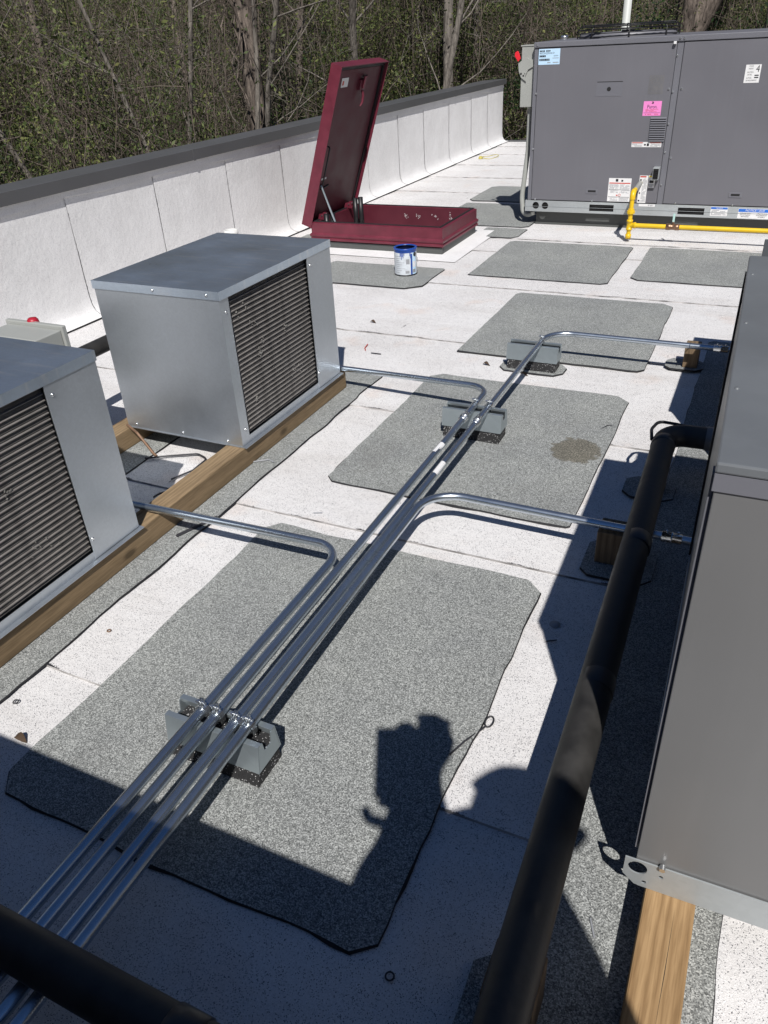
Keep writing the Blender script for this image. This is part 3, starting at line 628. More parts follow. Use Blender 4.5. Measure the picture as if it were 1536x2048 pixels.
# ------------------------------------------------------------------ block supports with strut
def support(label, x0, x1, y0, clamps, y1=None):
    yc = y0 + 0.052; s = thing('strut_support', label, 'pipe support', ((x0 + x1) / 2, yc, 0.0102), 'rubber block supports under the conduits')
    MB().prism([(y0, 0.0102), (y0 + 0.104, 0.0102), (y0 + 0.094, 0.064), (y0 + 0.010, 0.064)], x0 + 0.006, x1 - 0.006, 'X').build('rubber_block', MAT['rubber'], s, 0.003)
    # folded zinc channel: two sloping sides with inturned lips
    zb, zt = 0.058, 0.1365
    for sg in (-1, 1):
        a = yc + sg * 0.046; t_ = yc + sg * 0.0345; lip = yc + sg * 0.0215
        MB().prism([(a, zb), (a + sg * 0.0022, zb), (t_ + sg * 0.0022, zt), (lip, zt), (lip, zt - 0.010), (lip + sg * 0.002, zt - 0.010), (lip + sg * 0.002, zt - 0.0022), (t_, zt - 0.0022)], x0, x1, 'X').build('channel_side', MAT['strut'], s, 0.0007)
    for xe, sg in ((x0, 1), (x1, -1)):
        MB().prism([(yc - 0.0448, zb), (yc + 0.0448, zb), (yc + 0.0335, zt - 0.004), (yc + 0.0175, zt - 0.004), (yc + 0.013, zt - 0.034), (yc - 0.013, zt - 0.034), (yc - 0.0175, zt - 0.004), (yc - 0.0335, zt - 0.004)], xe + sg * 0.0006, xe + sg * 0.0026, 'X').build('end_plate', MAT['strut'], s)
    MB().box(x0 + 0.004, x1 - 0.004, yc - 0.040, yc + 0.040, 0.0642, 0.095).build('block_core', MAT['rubber'], s)
    for cx in clamps:
        c = MB(); ang = [R(-62 + a * (304 / 14)) for a in range(15)]
        rr = RC + 0.0012
        pr = [(cx + rr * math.sin(a - R(90)), ZC + rr * math.cos(a - R(90))) for a in ang]
        path = [(u, yc, w_) for u, w_ in pr]
        vs = []; w2 = 0.008
        for u, w_ in pr:
            dx_, dz_ = (u - cx) / rr, (w_ - ZC) / rr
            for k_ in (0, 0.0016):
                for s2 in (-w2, w2): vs.append((u + dx_ * k_, yc + s2, w_ + dz_ * k_))
        fs = []
        for i in range(14):
            o_ = i * 4; fs += [(o_, o_ + 1, o_ + 5, o_ + 4), (o_ + 2, o_ + 6, o_ + 7, o_ + 3), (o_, o_ + 4, o_ + 6, o_ + 2), (o_ + 1, o_ + 3, o_ + 7, o_ + 5)]
        c.add(vs, fs, False)
        # ears
        ez = ZC + RC + 0.001
        c.box(cx - 0.0035, cx - 0.0018, yc - w2, yc + w2, ez, ez + 0.016); c.box(cx + 0.0018, cx + 0.0035, yc - w2, yc + w2, ez, ez + 0.016)
        c.box(cx - RC - 0.003, cx - RC - 0.001, yc - w2, yc + w2, zt - 0.002, ZC); c.box(cx + RC + 0.001, cx + RC + 0.003, yc - w2, yc + w2, zt - 0.002, ZC)
        cl = c.build('pipe_clamp', MAT['zinc'], s, recalc=True)
        MB().tube([(cx - 0.015, yc, ez + 0.010), (cx + 0.015, yc, ez + 0.010)], 0.003, 8).tube([(cx - 0.009, yc, ez + 0.010), (cx - 0.0036, yc, ez + 0.010)], 0.0062, 6).tube([(cx + 0.0036, yc, ez + 0.010), (cx + 0.008, yc, ez + 0.010)], 0.0062, 6).build('bolt', MAT['zinc'], cl, recalc=False)
    return s
support('rubber and zinc block support nearest the viewer, holding four conduits', -1.092, -0.824, 0.902, [-1.0015, -0.9595, -0.905, -0.870])
support('rubber and zinc block support on the stained pad, holding two conduits', -1.106, -0.842, 2.772, [-0.9715, -0.911])
support('rubber and zinc block support farthest away, holding one conduit', -1.080, -0.818, 3.610, [-0.9134])
pad(-1.115, -0.785, 3.585, 3.74, 'small grey pad under the farthest block support', (0.04,) * 4, seed=21, z=0.0056, wob=0.008, name='support_pad')

# ------------------------------------------------------------------ wood blocks on small pads
def block(px0, px1, py0, py1, bx0, bx1, by0, by1, h, lab, seed):
    pad(px0, px1, py0, py1, 'small grey pad under the ' + lab, (0.035,) * 4, seed=seed, z=0.0112, wob=0.005, name='support_pad', bleed=False)
    tag(MB().box(bx0, bx1, by0, by1, 0.0165, 0.0165 + h).build('wood_block', MAT['timberx'], None, 0.003), lab, 'wood block', 'wood blocks under pipes')
block(-0.33, -0.15, 3.845, 3.99, -0.247, -0.178, 3.782 + 0.09, 3.962, 0.11, 'wood block at the end of the longest conduit', 31)
block(-0.335, -0.115, 2.00, 2.215, -0.300, -0.165, 2.075, 2.165, 0.118, 'wood block where the rightmost conduit passes under the black pipe', 32)
block(-0.30, -0.118, 2.53, 2.69, -0.215, -0.155, 2.575, 2.645, 0.14, 'post block below the black pipe near its elbow', 33)
block(-0.235, -0.06, 0.55, 0.765, -0.19, -0.10, 0.62, 0.72, 0.135, 'wood block under the near end of the black pipe', 34)
stp = MB()
st = thing('pipe_strap', 'small zinc strap holding the longest conduit on its wood block', 'strap', (-0.213, 3.8, 0.13))
MB().tube([(-0.222, 3.872, 0.1266), (-0.222, 3.80, 0.1690), (-0.222, 3.778, 0.152)], 0.0025, 6).build('band', MAT['zinc'], st, recalc=False)

# ------------------------------------------------------------------ black insulated pipes
PR = 0.0405; PZ = 0.210
pp = thing('insulated_pipe', 'large black insulated pipe along the near cabinet, turning in at its far end', 'pipe', (-0.14, 0.6, 0.0105))
path = fillet([(-1.9, 0.345, PZ), (-0.132, 0.345, PZ), (-0.158, 1.5, PZ), (-0.186, 2.69, PZ), (0.10, 2.70, PZ)], [0.10, 4.0, 0.075], 10)
MB().tube(dense(path, 0.25), PR, 24).build('insulation', MAT['insul'], pp, recalc=False)
def band(p, d, L, r, mat='tape'):
    p = Vector(p); d = Vector(d).normalized(); MB().tube([p, p + d * 0.002, p + d * (L - .002), p + d * L], [PR + .0005, r, r, PR + .0005], 24).build('band', MAT[mat], pp, recalc=False)
band((-0.1648, 1.905, PZ), (-0.021, 1, 0), 0.055, PR + 0.0014)
band((-0.152, 1.30, PZ), (-0.021, 1, 0), 0.05, PR + 0.0010)
band((-0.1835, 2.57, PZ), (-0.023, 1, 0), 0.04, PR + 0.002)
band((-0.60, 0.345, PZ), (1, 0, 0), 0.06, PR + 0.003)
MB().tube(fillet([(-0.226, 2.60, PZ + 0.012), (-0.238, 2.67, PZ + 0.02), (-0.222, 2.735, PZ + 0.024), (-0.155, 2.738, PZ + 0.02), (-0.12, 2.725, PZ + 0.022)], [0.06, 0.03, 0.05], 6), 0.006, 8).build('tie_strap', MAT['black'], pp, recalc=False)
MB().tube([(-0.052, 2.6946, PZ), (0.10, 2.70, PZ)], PR + 0.0025, 24).build('sleeve', MAT['unitA'], pp, recalc=False)

# ------------------------------------------------------------------ near right cabinet (A)
def holed_plate(b, cells, y, n=24):
    """plate in the XZ plane at y; cells = (x0,x1,z0,z1,hole) with hole None, ('c',cx,cz,r) or ('r',x0,x1,z0,z1)"""
    for x0, x1, z0, z1, h in cells:
        if h is None: b.add([(x0, y, z0), (x1, y, z0), (x1, y, z1), (x0, y, z1)], [(0, 1, 2, 3)])
        elif h[0] == 'r':
            _, a0, a1, c0, c1 = h; o = [(x0, z0), (x1, z0), (x1, z1), (x0, z1)]; i = [(a0, c0), (a1, c0), (a1, c1), (a0, c1)]
            b.add([(u, y, w_) for u, w_ in o + i], [(k, (k + 1) % 4, 4 + (k + 1) % 4, 4 + k) for k in range(4)])
        else:
            _, cx, cz, r = h; o = []; i = []
            angs = sorted([2 * math.pi * k / n for k in range(n)] + [math.atan2(zz_ - cz, xx_ - cx) % (2 * math.pi) for zz_ in (z0, z1) for xx_ in (x0, x1)])
            for a in angs:
                ca, sa = math.cos(a), math.sin(a); t = min(((x1 - cx) / ca if ca > 1e-6 else 9e9), ((x0 - cx) / ca if ca < -1e-6 else 9e9), ((z1 - cz) / sa if sa > 1e-6 else 9e9), ((z0 - cz) / sa if sa < -1e-6 else 9e9))
                o.append((cx + ca * t, cz + sa * t)); i.append((cx + ca * r, cz + sa * r))
            q = len(o); b.add([(u, y, w_) for u, w_ in o + i], [(k, (k + 1) % q, q + (k + 1) % q, q + k) for k in range(q)])
    return b
AX, AY, AZ = 0.004, 0.952, 0.1690
ua = thing('cabinet_unit', 'large grey cabinet at the right edge, nearest the viewer, on a tan timber', 'equipment cabinet', (AX, AY, 0.1))
AW, AD, AT = 1.15, 1.07, 1.000
MB().box(AX, AX + AW, AY, AY + 0.004, AZ, AT).build('front_panel', MAT['unitA'], ua, 0.0015)
MB().box(AX + 0.0, AX + 0.003, AY + 0.0045, AY + AD, AZ, AT).build('side_panel', MAT['unitA'], ua)
MB().box(AX + 0.0035, AX + AW, AY + AD - 0.004, AY + AD, AZ, AT).build('rear_panel', MAT['unitA'], ua)
MB().box(AX + AW - 0.003, AX + AW, AY + 0.0045, AY + AD - 0.0045, AZ, AT).build('side_panel', MAT['unitA'], ua)
MB().box(AX + 0.004, AX + AW - 0.004, AY + 0.005, AY + AD - 0.005, AZ + 0.0, AZ + 0.003).build('floor_pan', MAT['rail'], ua)
# side flanges seen edge-on
MB().box(AX - 0.006, AX - 0.0005, AY + 0.01, AY + 0.035, AZ + 0.02, AT - 0.01).build('corner_flange', MAT['rtutrim'], ua)
MB().box(AX - 0.006, AX - 0.0005, AY + AD - 0.03, AY + AD - 0.002, AZ, AT - 0.02).build('corner_flange', MAT['black'], ua)
b = MB().box(AX - 0.004, AX + AW + 0.004, AY - 0.006, AY + AD + 0.004, AT + 0.0005, AT + 0.016)
b.build('top_cover', MAT['unittop'], ua, 0.003)
MB().box(AX - 0.0035, AX + AW, AY - 0.0035, AY + 0.0, AT - 0.028, AT).build('front_lip', MAT['rtutrim'], ua, 0.001)
for (x, y) in ((0.022, 1.2), (0.022, 1.52), (0.022, 1.86)): MB().lathe([(0, 0.002), (0.003, 0.0018), (0.004, 0.0)], (x - 0.010, y, AT + 0.016), 8).build('screw', MAT['unittop'], ua)
MB().box(AX + 0.10, AX + AW, AY + AD + 0.001, AY + AD + 0.14, 0.3, AT - 0.02).build('rear_guard', MAT['unitB'], ua, 0.004)
# galvanised base rail with lifting hole and chamfered corner
zr0, zr1 = 0.1000, 0.1735; b = MB(); yr = AY - 0.004; xl = AX - 0.019
b.add([(xl, yr, 0.118), (xl + 0.0, yr, zr1), (xl + 0.0, yr, zr1)], [])
holed_plate(b, [(xl, 0.034, 0.124, zr1, ('c', 0.0095, 0.1515, 0.0175)), (0.034, 0.072, 0.124, zr1, ('c', 0.052, 0.146, 0.0042)), (0.072, AX + AW, 0.124, zr1, None), (0.034, 0.062, zr0, 0.124, None), (0.062, AX + AW, zr0, 0.124, None)], yr)
holed_plate(b, [(0.010, 0.034, zr0, 0.124, ('c', 0.025, 0.115, 0.0045))], yr)
b.add([(xl, yr, 0.124), (0.010, yr, zr0), (0.010, yr, 0.124)], [(0, 1, 2)])
b.build('base_rail', MAT['rail'], ua, solid=0.003, recalc=False)
MB().box(0.036, AX + AW, AY - 0.0020, AY + 0.022, 0.0998, 0.1032).build('rail_foot', MAT['rail'], ua)
MB().tube([(0.051, yr - 0.001, 0.1795), (0.051, yr - 0.011, 0.1795)], [0.006, 0.0055], 8).build('screw', MAT['zinc'], ua, recalc=False)
b = MB(); b.add([(AX - 0.014, AY + 0.003, zr0), (AX - 0.014, AY + AD, zr0), (AX - 0.014, AY + AD, zr1), (AX - 0.014, AY + 0.003, zr1)], [(0, 1, 2, 3)])
holed = b
MB().box(AX - 0.002, AX + 0.002, AY + 0.10, AY + AD, zr0, zr1 - 0.001).build('base_rail', MAT['rail'], ua)
ua.rotation_euler.z = R(1.15)
# ------------------------------------------------------------------ second cabinet (B) behind it
ub = thing('cabinet_unit', 'lower dark grey cabinet mostly hidden behind the near right cabinet', 'equipment cabinet', (0.012, 2.86, 0.1))
MB().box(0.014, 1.15, 2.862, 3.868, 0.102, 0.632).build('body', MAT['unitB'], ub, 0.003)
MB().box(0.008, 1.156, 2.856, 3.874, 0.6325, 0.648).build('top_cover', MAT['unitB'], ub, 0.003)
MB().box(0.012, 1.15, 2.866, 3.864, 0.0998, 0.1015).build('base_pan', MAT['rail'], ub)

# ------------------------------------------------------------------ cabinet behind the viewer that shades the foreground
uc = thing('cabinet_unit', 'cabinet behind the viewer whose straight top edge shades the foreground', 'equipment cabinet', (-1.2, -0.4, 0.0))
MB().box(-2.6, 0.215, -0.72, 0.020, 0.10, 0.958).build('body', MAT['unitA'], uc, 0.003)
MB().box(-2.605, 0.22, -0.725, 0.028, 0.9585, 0.971).build('top_cover', MAT['unittop'], uc, 0.003)
MB().box(-2.6, -0.14, -0.70, -0.61, 0.004, 0.0995).build('timber', MAT['timber'], uc, 0.003)
MB().box(-2.6, -0.14, -0.10, -0.01, 0.004, 0.0995).build('timber', MAT['timber'], uc, 0.003)

# ------------------------------------------------------------------ far rooftop unit
QY = 6.92; QX0, QX1 = -1.928, 0.42; QD = 1.19; QT = 1.388
rt = thing('rooftop_unit', 'big grey rooftop air handling unit with labels and a black fan guard', 'rooftop unit', (-0.75, 7.5, 0.0))
MB().box(QX0 + 0.062, QX1 - 0.06, QY + 0.075, QY + QD - 0.06, 0.0, 0.1225).build('curb', MAT['curb'], rt, 0.003)
MB().box(QX0 + 0.057, QX1 - 0.055, QY + 0.068, QY + 0.0748, 0.004, 0.020).build('curb_flange', MAT['curb'], rt)
zr0, zr1 = 0.123, 0.213; b = MB()
holed_plate(b, [(QX0 - 0.018, -1.811, zr0, zr1, ('c', -1.852, 0.172, 0.0285)), (-1.811, -1.73, zr0, zr1, ('c', -1.770, 0.172, 0.0285)), (-1.73, -1.42, zr0, zr1, None), (-1.42, -1.15, zr0, zr1, ('r', -1.387, -1.185, 0.1415, 0.194)), (-1.15, -0.71, zr0, zr1, None), (-0.71, -0.43, zr0, zr1, ('r', -0.672, -0.470, 0.1415, 0.193)), (-0.43, QX1 + 0.018, zr0, zr1, None)], QY - 0.004)
b.build('base_rail', MAT['rail'], rt, solid=0.003, recalc=False)
MB().box(QX0 - 0.018, QX1 + 0.018, QY - 0.009, QY - 0.0056, 0.1655, 0.1675).build('rail_crease', MAT['rail'], rt)
MB().box(QX0 - 0.018, QX0 - 0.015, QY - 0.002, QY + QD, zr0, zr1).build('base_rail', MAT['rail'], rt)
MB().box(QX0 - 0.012, QX1 + 0.01, QY + 0.03, QY + QD - 0.03, zr0 + 0.002, zr1 - 0.0).build('rail_inner', MAT['hole'], rt)
MB().box(QX0 + 0.002, QX1, QY + 0.012, QY + QD, zr1 + 0.0006, QT - 0.038).build('cabinet', MAT['rtu'], rt, 0.002)
MB().box(QX0, QX0 + 0.028, QY + 0.001, QY + 0.0118, zr1 + 0.001, QT - 0.039).build('corner_post', MAT['rtutrim'], rt)
MB().box(QX0 + 0.032, -0.848, QY - 0.002, QY + 0.0118, zr1 + 0.006, QT - 0.043).build('access_panel', MAT['rtu'], rt, 0.0025)
MB().box(-0.844, -0.800, QY + 0.001, QY + 0.0118, zr1 + 0.001, QT - 0.039).build('centre_post', MAT['rtutrim'], rt)
MB().box(-0.796, QX1 - 0.002, QY - 0.002, QY + 0.0118, zr1 + 0.006, QT - 0.043).build('access_panel', MAT['rtu'], rt, 0.0025)
MB().box(QX0 - 0.006, QX1 + 0.006, QY - 0.010, QY + QD + 0.006, QT - 0.0376, QT).build('top_cover', MAT['rtutrim'], rt, 0.004)
def screw(x, z, y=QY - 0.002, r=0.008, par_=rt):
    MB().tube([(x, y + .001, z), (x, y - 0.004, z), (x, y - 0.007, z)], [r, r, r * .6], 8).build('screw', MAT['zinc'], par_, recalc=False)
for x, z in [(-1.905, QT - 0.019), (-1.900, 1.03), (-1.902, 0.62), (-0.838, 1.26), (-0.836, 1.02), (-0.868, 1.04), (-0.775, 1.04), (-0.835, 0.80), (-0.832, 0.60), (-0.783, 0.56), (-0.828, 0.36), (-1.86, 0.225), (-1.37, 0.225), (-0.70, 0.225), (-0.27, 0.225), (-0.83, QT - 0.019), (-0.80, QT - 0.019), (-0.2, QT - 0.019)]:
    screw(x, z, QY - (0.010 if z > QT - 0.03 else (0.0056 if z < 0.23 else (0.0005 if -0.85 < x < -0.80 else 0.002))))
# knock-out panel, louvre, handles, flue
MB().box(-1.416, -1.214, QY - 0.0035, QY - 0.0022, 1.000, 1.097).build('knockout_plate', MAT['rtutrim'], rt, 0.0006)
MB().tube([(-1.317, QY - 0.003, 1.050), (-1.317, QY - 0.0042, 1.050)], 0.0155, 18).build('knockout_hole', MAT['hole'], rt, recalc=False)
MB().box(-1.412, -1.215, QY - 0.0030, QY - 0.0022, 1.0975, 1.1025).build('painted_shade_strip', MAT['hole'], rt)  # dark strip painted in as shade along the plate's upper edge
for i in range(11):
    z = 0.844 - i * 0.0160; x = -0.972 + i * 0.0003
    MB().prism([(QY - 0.002, z - 0.006), (QY - 0.014, z - 0.004), (QY - 0.013, z - 0.001), (QY - 0.002, z + 0.006)], x, x + 0.118, 'X').build('louvre_slat', MAT['rtutrim'], rt)
for x in (-1.378, -0.262):
    MB().box(x - 0.048, x + 0.048, QY - 0.006, QY - 0.0022, 0.279, 0.318).build('pull_handle', MAT['rtutrim'], rt, 0.0015)
    MB().box(x - 0.032, x + 0.032, QY - 0.0075, QY - 0.0062, 0.292, 0.307).build('handle_slot', MAT['hole'], rt)
MB().box(-0.897, -0.850, QY - 0.075, QY - 0.0022, 0.405, 0.497).build('flue_hood', MAT['rail'], rt, 0.002)
b = MB()
for i in range(5): b.box(-0.892 + i * 0.0095, -0.8905 + i * 0.0095, QY - 0.078, QY - 0.0752, 0.412, 0.49)
for i in range(6): b.box(-0.892, -0.8525, QY - 0.0805, QY - 0.0781, 0.415 + i * 0.0145, 0.4166 + i * 0.0145)
b.build('flue_grille', MAT['black'], rt, recalc=False)
MB().box(-0.891, -0.8535, QY - 0.0765, QY - 0.0750, 0.413, 0.489).build('flue_opening', MAT['hole'], rt)
# labels
def label(x0, x1, z0, z1, mat, y=QY - 0.0022, name='label'):
    return MB().box(x0, x1, y - 0.0010, y, z0, z1).build(name, MAT[mat], rt)
yl = QY - 0.0036
L1 = label(-1.893, -1.722, 1.232, 1.340, 'lblue'); printlines(L1, -1.886, -1.80, 1.318, 1.334, yl, 1, MAT['ink'], 0.95, 3, 0.6)
text(L1, '48GCDN12J2M5-0A1C0', -1.887, 1.310, yl, 0.0185, MAT['ink'], 'LEFT', 0, 0.66); printlines(L1, -1.886, -1.835, 1.284, 1.298, yl, 1, MAT['ink'], 0.95, 5, 0.9); printlines(L1, -1.886, -1.79, 1.258, 1.274, yl, 1, MAT['ink'], 0.97, 6, 0.9)
text(L1, '0623P10874', -1.755, 1.291, yl, 0.011, MAT['ink'], 'CENTER', 0.2, 0.7); printlines(L1, -1.78, -1.73, 1.272, 1.280, yl, 1, MAT['inkgrey'], 0.9, 7); printlines(L1, -1.82, -1.73, 1.240, 1.252, yl, 1, MAT['inkgrey'], 0.5, 8)
L2 = label(-1.039, -0.904, 0.860, 0.961, 'lpink'); text(L2, 'Puron.', -0.972, 0.922, yl, 0.036, MAT['ink'], 'CENTER', 0, 0.85)
MB().tube([(-0.972, yl + .0012, 0.950), (-0.972, yl, 0.950)], 0.0085, 14).build('print', MAT['ink'], L2, recalc=False); MB().tube([(-0.977, yl + .0010, 0.950), (-0.977, yl - .0003, 0.950)], 0.0035, 10).build('print', MAT['lpink'], L2, recalc=False)
printlines(L2, -1.02, -0.925, 0.885, 0.908, yl, 3, MAT['inkred'], 0.8, 9, 0.3); MB().box(-1.034, -0.909, yl - .0004, yl, 0.880, 0.8815).build('print', MAT['ink'], L2); printlines(L2, -1.02, -0.92, 0.866, 0.876, yl, 1, MAT['inkred'], 0.8, 10, 0.4)
L3 = label(-1.018, -0.910, 1.010, 1.135, 'lghost'); printlines(L3, -1.012, -0.915, 1.015, 1.130, yl, 14, MAT['rtutrim'], 0.7, 11, 0.4)
L4 = label(-1.097, -0.868, 0.637, 0.674, 'lwhite'); MB().box(-1.094, -1.010, yl - .0004, yl, 0.666, 0.672).build('print', MAT['inkred'], L4); MB().box(-0.955, -0.871, yl - .0004, yl, 0.666, 0.672).build('print', MAT['inkred'], L4)
printlines(L4, -1.092, -1.015, 0.640, 0.664, yl, 4, MAT['inkgrey'], 0.85, 12, 0.4); printlines(L4, -0.95, -0.873, 0.640, 0.664, yl, 4, MAT['inkgrey'], 0.85, 13, 0.4)
MB().box(-1.000, -0.985, yl - .0004, yl, 0.649, 0.660).box(-0.978, -0.962, yl - .0004, yl, 0.645, 0.664).build('print', MAT['ink'], L4)
L5 = label(-0.348, -0.245, 1.068, 1.184, 'lwhite')
for s_, x, z, sz in [('STACK', -0.311, 1.174, .0135), ('HEIGHT', -0.311, 1.158, .0135), ('HAUTEUR', -0.313, 1.136, .0135), ('DE PILE', -0.315, 1.120, .0135), ('ALTURA', -0.316, 1.099, .0135), ('DE APILAMIENTO', -0.298, 1.083, .0135)]: text(L5, s_, x, z, yl, sz, MAT['ink'], 'CENTER', 0, 0.72)
text(L5, '4', -0.265, 1.155, yl, 0.062, MAT['ink'], 'CENTER', 0, 0.85); MB().box(-0.281, -0.253, yl - .0004, yl, 1.112, 1.119).box(-0.281, -0.253, yl - .0004, yl, 1.098, 1.105).build('print', MAT['ink'], L5)
L6 = label(-1.246, -1.064, 0.224, 0.404, 'lwhite'); MB().box(-1.240, -1.070, yl - .0004, yl, 0.362, 0.370).build('print', MAT['inkred'], L6)
MB().box(-1.190, -1.170, yl - .0004, yl, 0.378, 0.398).box(-1.145, -1.130, yl - .0004, yl, 0.378, 0.392).box(-1.240, -1.070, yl - .0004, yl, 0.314, 0.3165).box(-1.240, -1.070, yl - .0004, yl, 0.258, 0.2605).build('print', MAT['ink'], L6)
for x0, x1, z0, z1, r_, sd in [(-1.238, -1.162, .320, .358, 6, 14), (-1.150, -1.072, .320, .358, 6, 15), (-1.225, -1.162, .289, .312, 4, 16), (-1.150, -1.072, .289, .312, 4, 17), (-1.225, -1.162, .228, .255, 4, 18), (-1.150, -1.072, .228, .255, 4, 19)]: printlines(L6, x0, x1, z0, z1, yl, r_, MAT['inkgrey'], 0.85, sd, 0.4)
MB().tube([(-1.150 + .009 * math.cos(a), yl, .274 + .009 * math.sin(a)) for a in [i * math.pi / 6 for i in range(12)]], 0.0016, 5, closed=True).box(-1.176, -1.164, yl - .0004, yl, .267, .277).build('print', MAT['inkred'], L6, recalc=False)
L7 = label(-1.002, -0.935, 0.219, 0.428, 'lwhite'); MB().box(-0.998, -0.950, yl - .0004, yl, 0.414, 0.424).build('print', MAT['inkred'], L7); printlines(L7, -0.975, -0.940, .228, .408, yl, 26, MAT['inkgrey'], 0.85, 20, 0.4)
MB().box(-0.997, -0.984, yl - .0004, yl, 0.385, 0.400).box(-0.997, -0.986, yl - .0004, yl, 0.345, 0.355).box(-0.995, -0.985, yl - .0004, yl, 0.288, 0.300).box(-0.997, -0.983, yl - .0004, yl, 0.230, 0.242).build('print', MAT['ink'], L7)
L8 = label(-0.930, -0.880, 0.335, 0.430, 'lwhite'); MB().box(-0.928, -0.905, yl - .0004, yl, 0.416, 0.427).build('print', MAT['inkyellow'], L8); printlines(L8, -0.926, -0.884, .34, .365, yl, 3, MAT['inkgrey'], 0.85, 21); MB().box(-0.922, -0.890, yl - .0004, yl, 0.372, 0.392).build('print', MAT['ink'], L8)
yq = QY - 0.0056
L9 = label(-0.424, -0.297, 0.139, 0.207, 'lwhite', yq); MB().box(-0.422, -0.299, yq - .0016, yq - .0011, 0.190, 0.205).build('print', MAT['inkblue'], L9); text(L9, 'NOTICE', -0.36, 0.1975, yq - .0020, 0.0135, MAT['lwhite'], 'CENTER', 0.25); printlines(L9, -0.415, -0.305, .145, .186, yq - .0012, 5, MAT['inkgrey'], 0.9, 22, 0.5)
L10 = label(-0.219, 0.01, 0.128, 0.201, 'lwhite', yq); MB().box(-0.217, 0.008, yq - .0016, yq - .0011, 0.176, 0.199).build('print', MAT['inkblue'], L10); text(L10, 'NOTICE / AVIS', -0.10, 0.1875, yq - .0020, 0.0225, MAT['lwhite'], 'CENTER', 0.3)
for i, (s1, s2) in enumerate([('USE BREAKER SCREWS', "L'UTILISATION DE VIS"), ('WITH 5/8" MAXIMUM', 'DE 5/8" MAXIMUM EST'), ('FROM THIS SIDE', 'AUTORISEE ICI')]):
    text(L10, s1, -0.165, 0.166 - i * 0.0125, yq - .0020, 0.0115, MAT['ink'], 'CENTER', 0, 0.72); text(L10, s2, -0.045, 0.166 - i * 0.0125, yq - .0020, 0.0115, MAT['ink'], 'CENTER', 0, 0.72)
L11 = label(-0.985, -0.855, 0.192, 0.211, 'lwhite', yq); printlines(L11, -0.91, -0.862, .196, .208, yq - .0012, 2, MAT['inkgrey'], 0.7, 23)
# disconnect box on the left end
b = MB().box(QX0 - 0.122, QX0 - 0.004, QY + 0.055, QY + 0.20, 0.928, 1.362); b.build('disconnect_box', MAT['boxgrey'], rt, 0.004)
MB().box(QX0 - 0.130, QX0 - 0.0035, QY + 0.050, QY + 0.205, 1.3625, 1.372).build('disconnect_lid', MAT['boxgrey'], rt, 0.002)
hb = MB().prism([(QX0 - 0.110, 1.27), (QX0 - 0.145, 1.245), (QX0 - 0.138, 1.19), (QX0 - 0.118, 1.145), (QX0 - 0.075, 1.115), (QX0 - 0.085, 1.15), (QX0 - 0.060, 1.20), (QX0 - 0.010, 1.225), (QX0 - 0.03, 1.262), (QX0 - 0.075, 1.285)], QY + 0.042, QY + 0.054, 'Y').build('handle_bracket', MAT['boxgrey'], rt, 0.001)
MB().prism([(QX0 - 0.150, 1.335), (QX0 - 0.172, 1.325), (QX0 - 0.176, 1.300), (QX0 - 0.146, 1.258), (QX0 - 0.124, 1.280), (QX0 - 0.140, 1.322)], QY + 0.036, QY + 0.0415, 'Y').build('handle_grip', MAT['red'], rt, 0.003)
for x, z, r_ in ((QX0 - 0.118, 1.172, .008), (QX0 - 0.098, 1.158, .007), (QX0 - 0.086, 1.172, .004)): MB().tube([(x, QY + 0.0425, z), (x, QY + 0.0408, z)], r_, 10).build('lock_hole', MAT['hole'], rt, recalc=False)
MB().tube(fillet([(QX0 - 0.05, QY + 0.12, 0.927), (QX0 - 0.05, QY + 0.12, 0.60), (QX0 - 0.075, QY + 0.08, 0.22), (QX0 - 0.05, QY + 0.06, 0.06), (QX0 + 0.05, QY + 0.07, 0.10)], [0.3, 0.4, 0.05], 8), 0.021, 12).build('flexible_conduit', MAT['boxgrey'], rt, recalc=False)
# fan guard on top
fc = Vector((-1.318, QY + 0.58, QT))
MB().lathe([(0.385, 0.0), (0.385, 0.035), (0.372, 0.035), (0.372, 0.0)], fc, 36).build('fan_ring', MAT['rtutrim'], rt)
b = MB()
for r_, z in [(0.40, 0.012), (0.40, 0.035), (0.398, 0.058), (0.385, 0.078)] + [(0.36 - i * 0.03, 0.088) for i in range(11)]:
    b.tube([(fc.x + r_ * math.cos(a), fc.y + r_ * math.sin(a), fc.z + z) for a in [i * math.pi / 24 for i in range(48)]], 0.0032, 4, closed=True)
b.build('fan_guard_rings', MAT['black'], rt, recalc=False)
for k in range(8):
    a = k * math.pi / 4 + 0.2; MB().tube([(fc.x + 0.40 * math.cos(a), fc.y + 0.40 * math.sin(a), fc.z), (fc.x + 0.40 * math.cos(a), fc.y + 0.40 * math.sin(a), fc.z + 0.06), (fc.x + 0.36 * math.cos(a), fc.y + 0.36 * math.sin(a), fc.z + 0.09), (fc.x + 0.05 * math.cos(a), fc.y + 0.05 * math.sin(a), fc.z + 0.09)], 0.0048, 5).build('guard_spoke', MAT['black'], rt, recalc=False)
MB().lathe([(0, 0.05), (0.05, 0.05), (0.06, 0.0)], (fc.x, fc.y, fc.z), 16).build('fan_hub', MAT['black'], rt)
MB().lathe([(0, 0.035), (0.028, 0.032), (0.035, 0.02), (0.03, 0.0)], (-1.80, QY + 0.42, QT), 14).build('vent_cap', MAT['zinc'], rt)
MB().box(-0.872, -0.852, QY - 0.028, QY - 0.0105, 1.334, 1.352).build('lifting_tab', MAT['lwhite'], rt, 0.002)

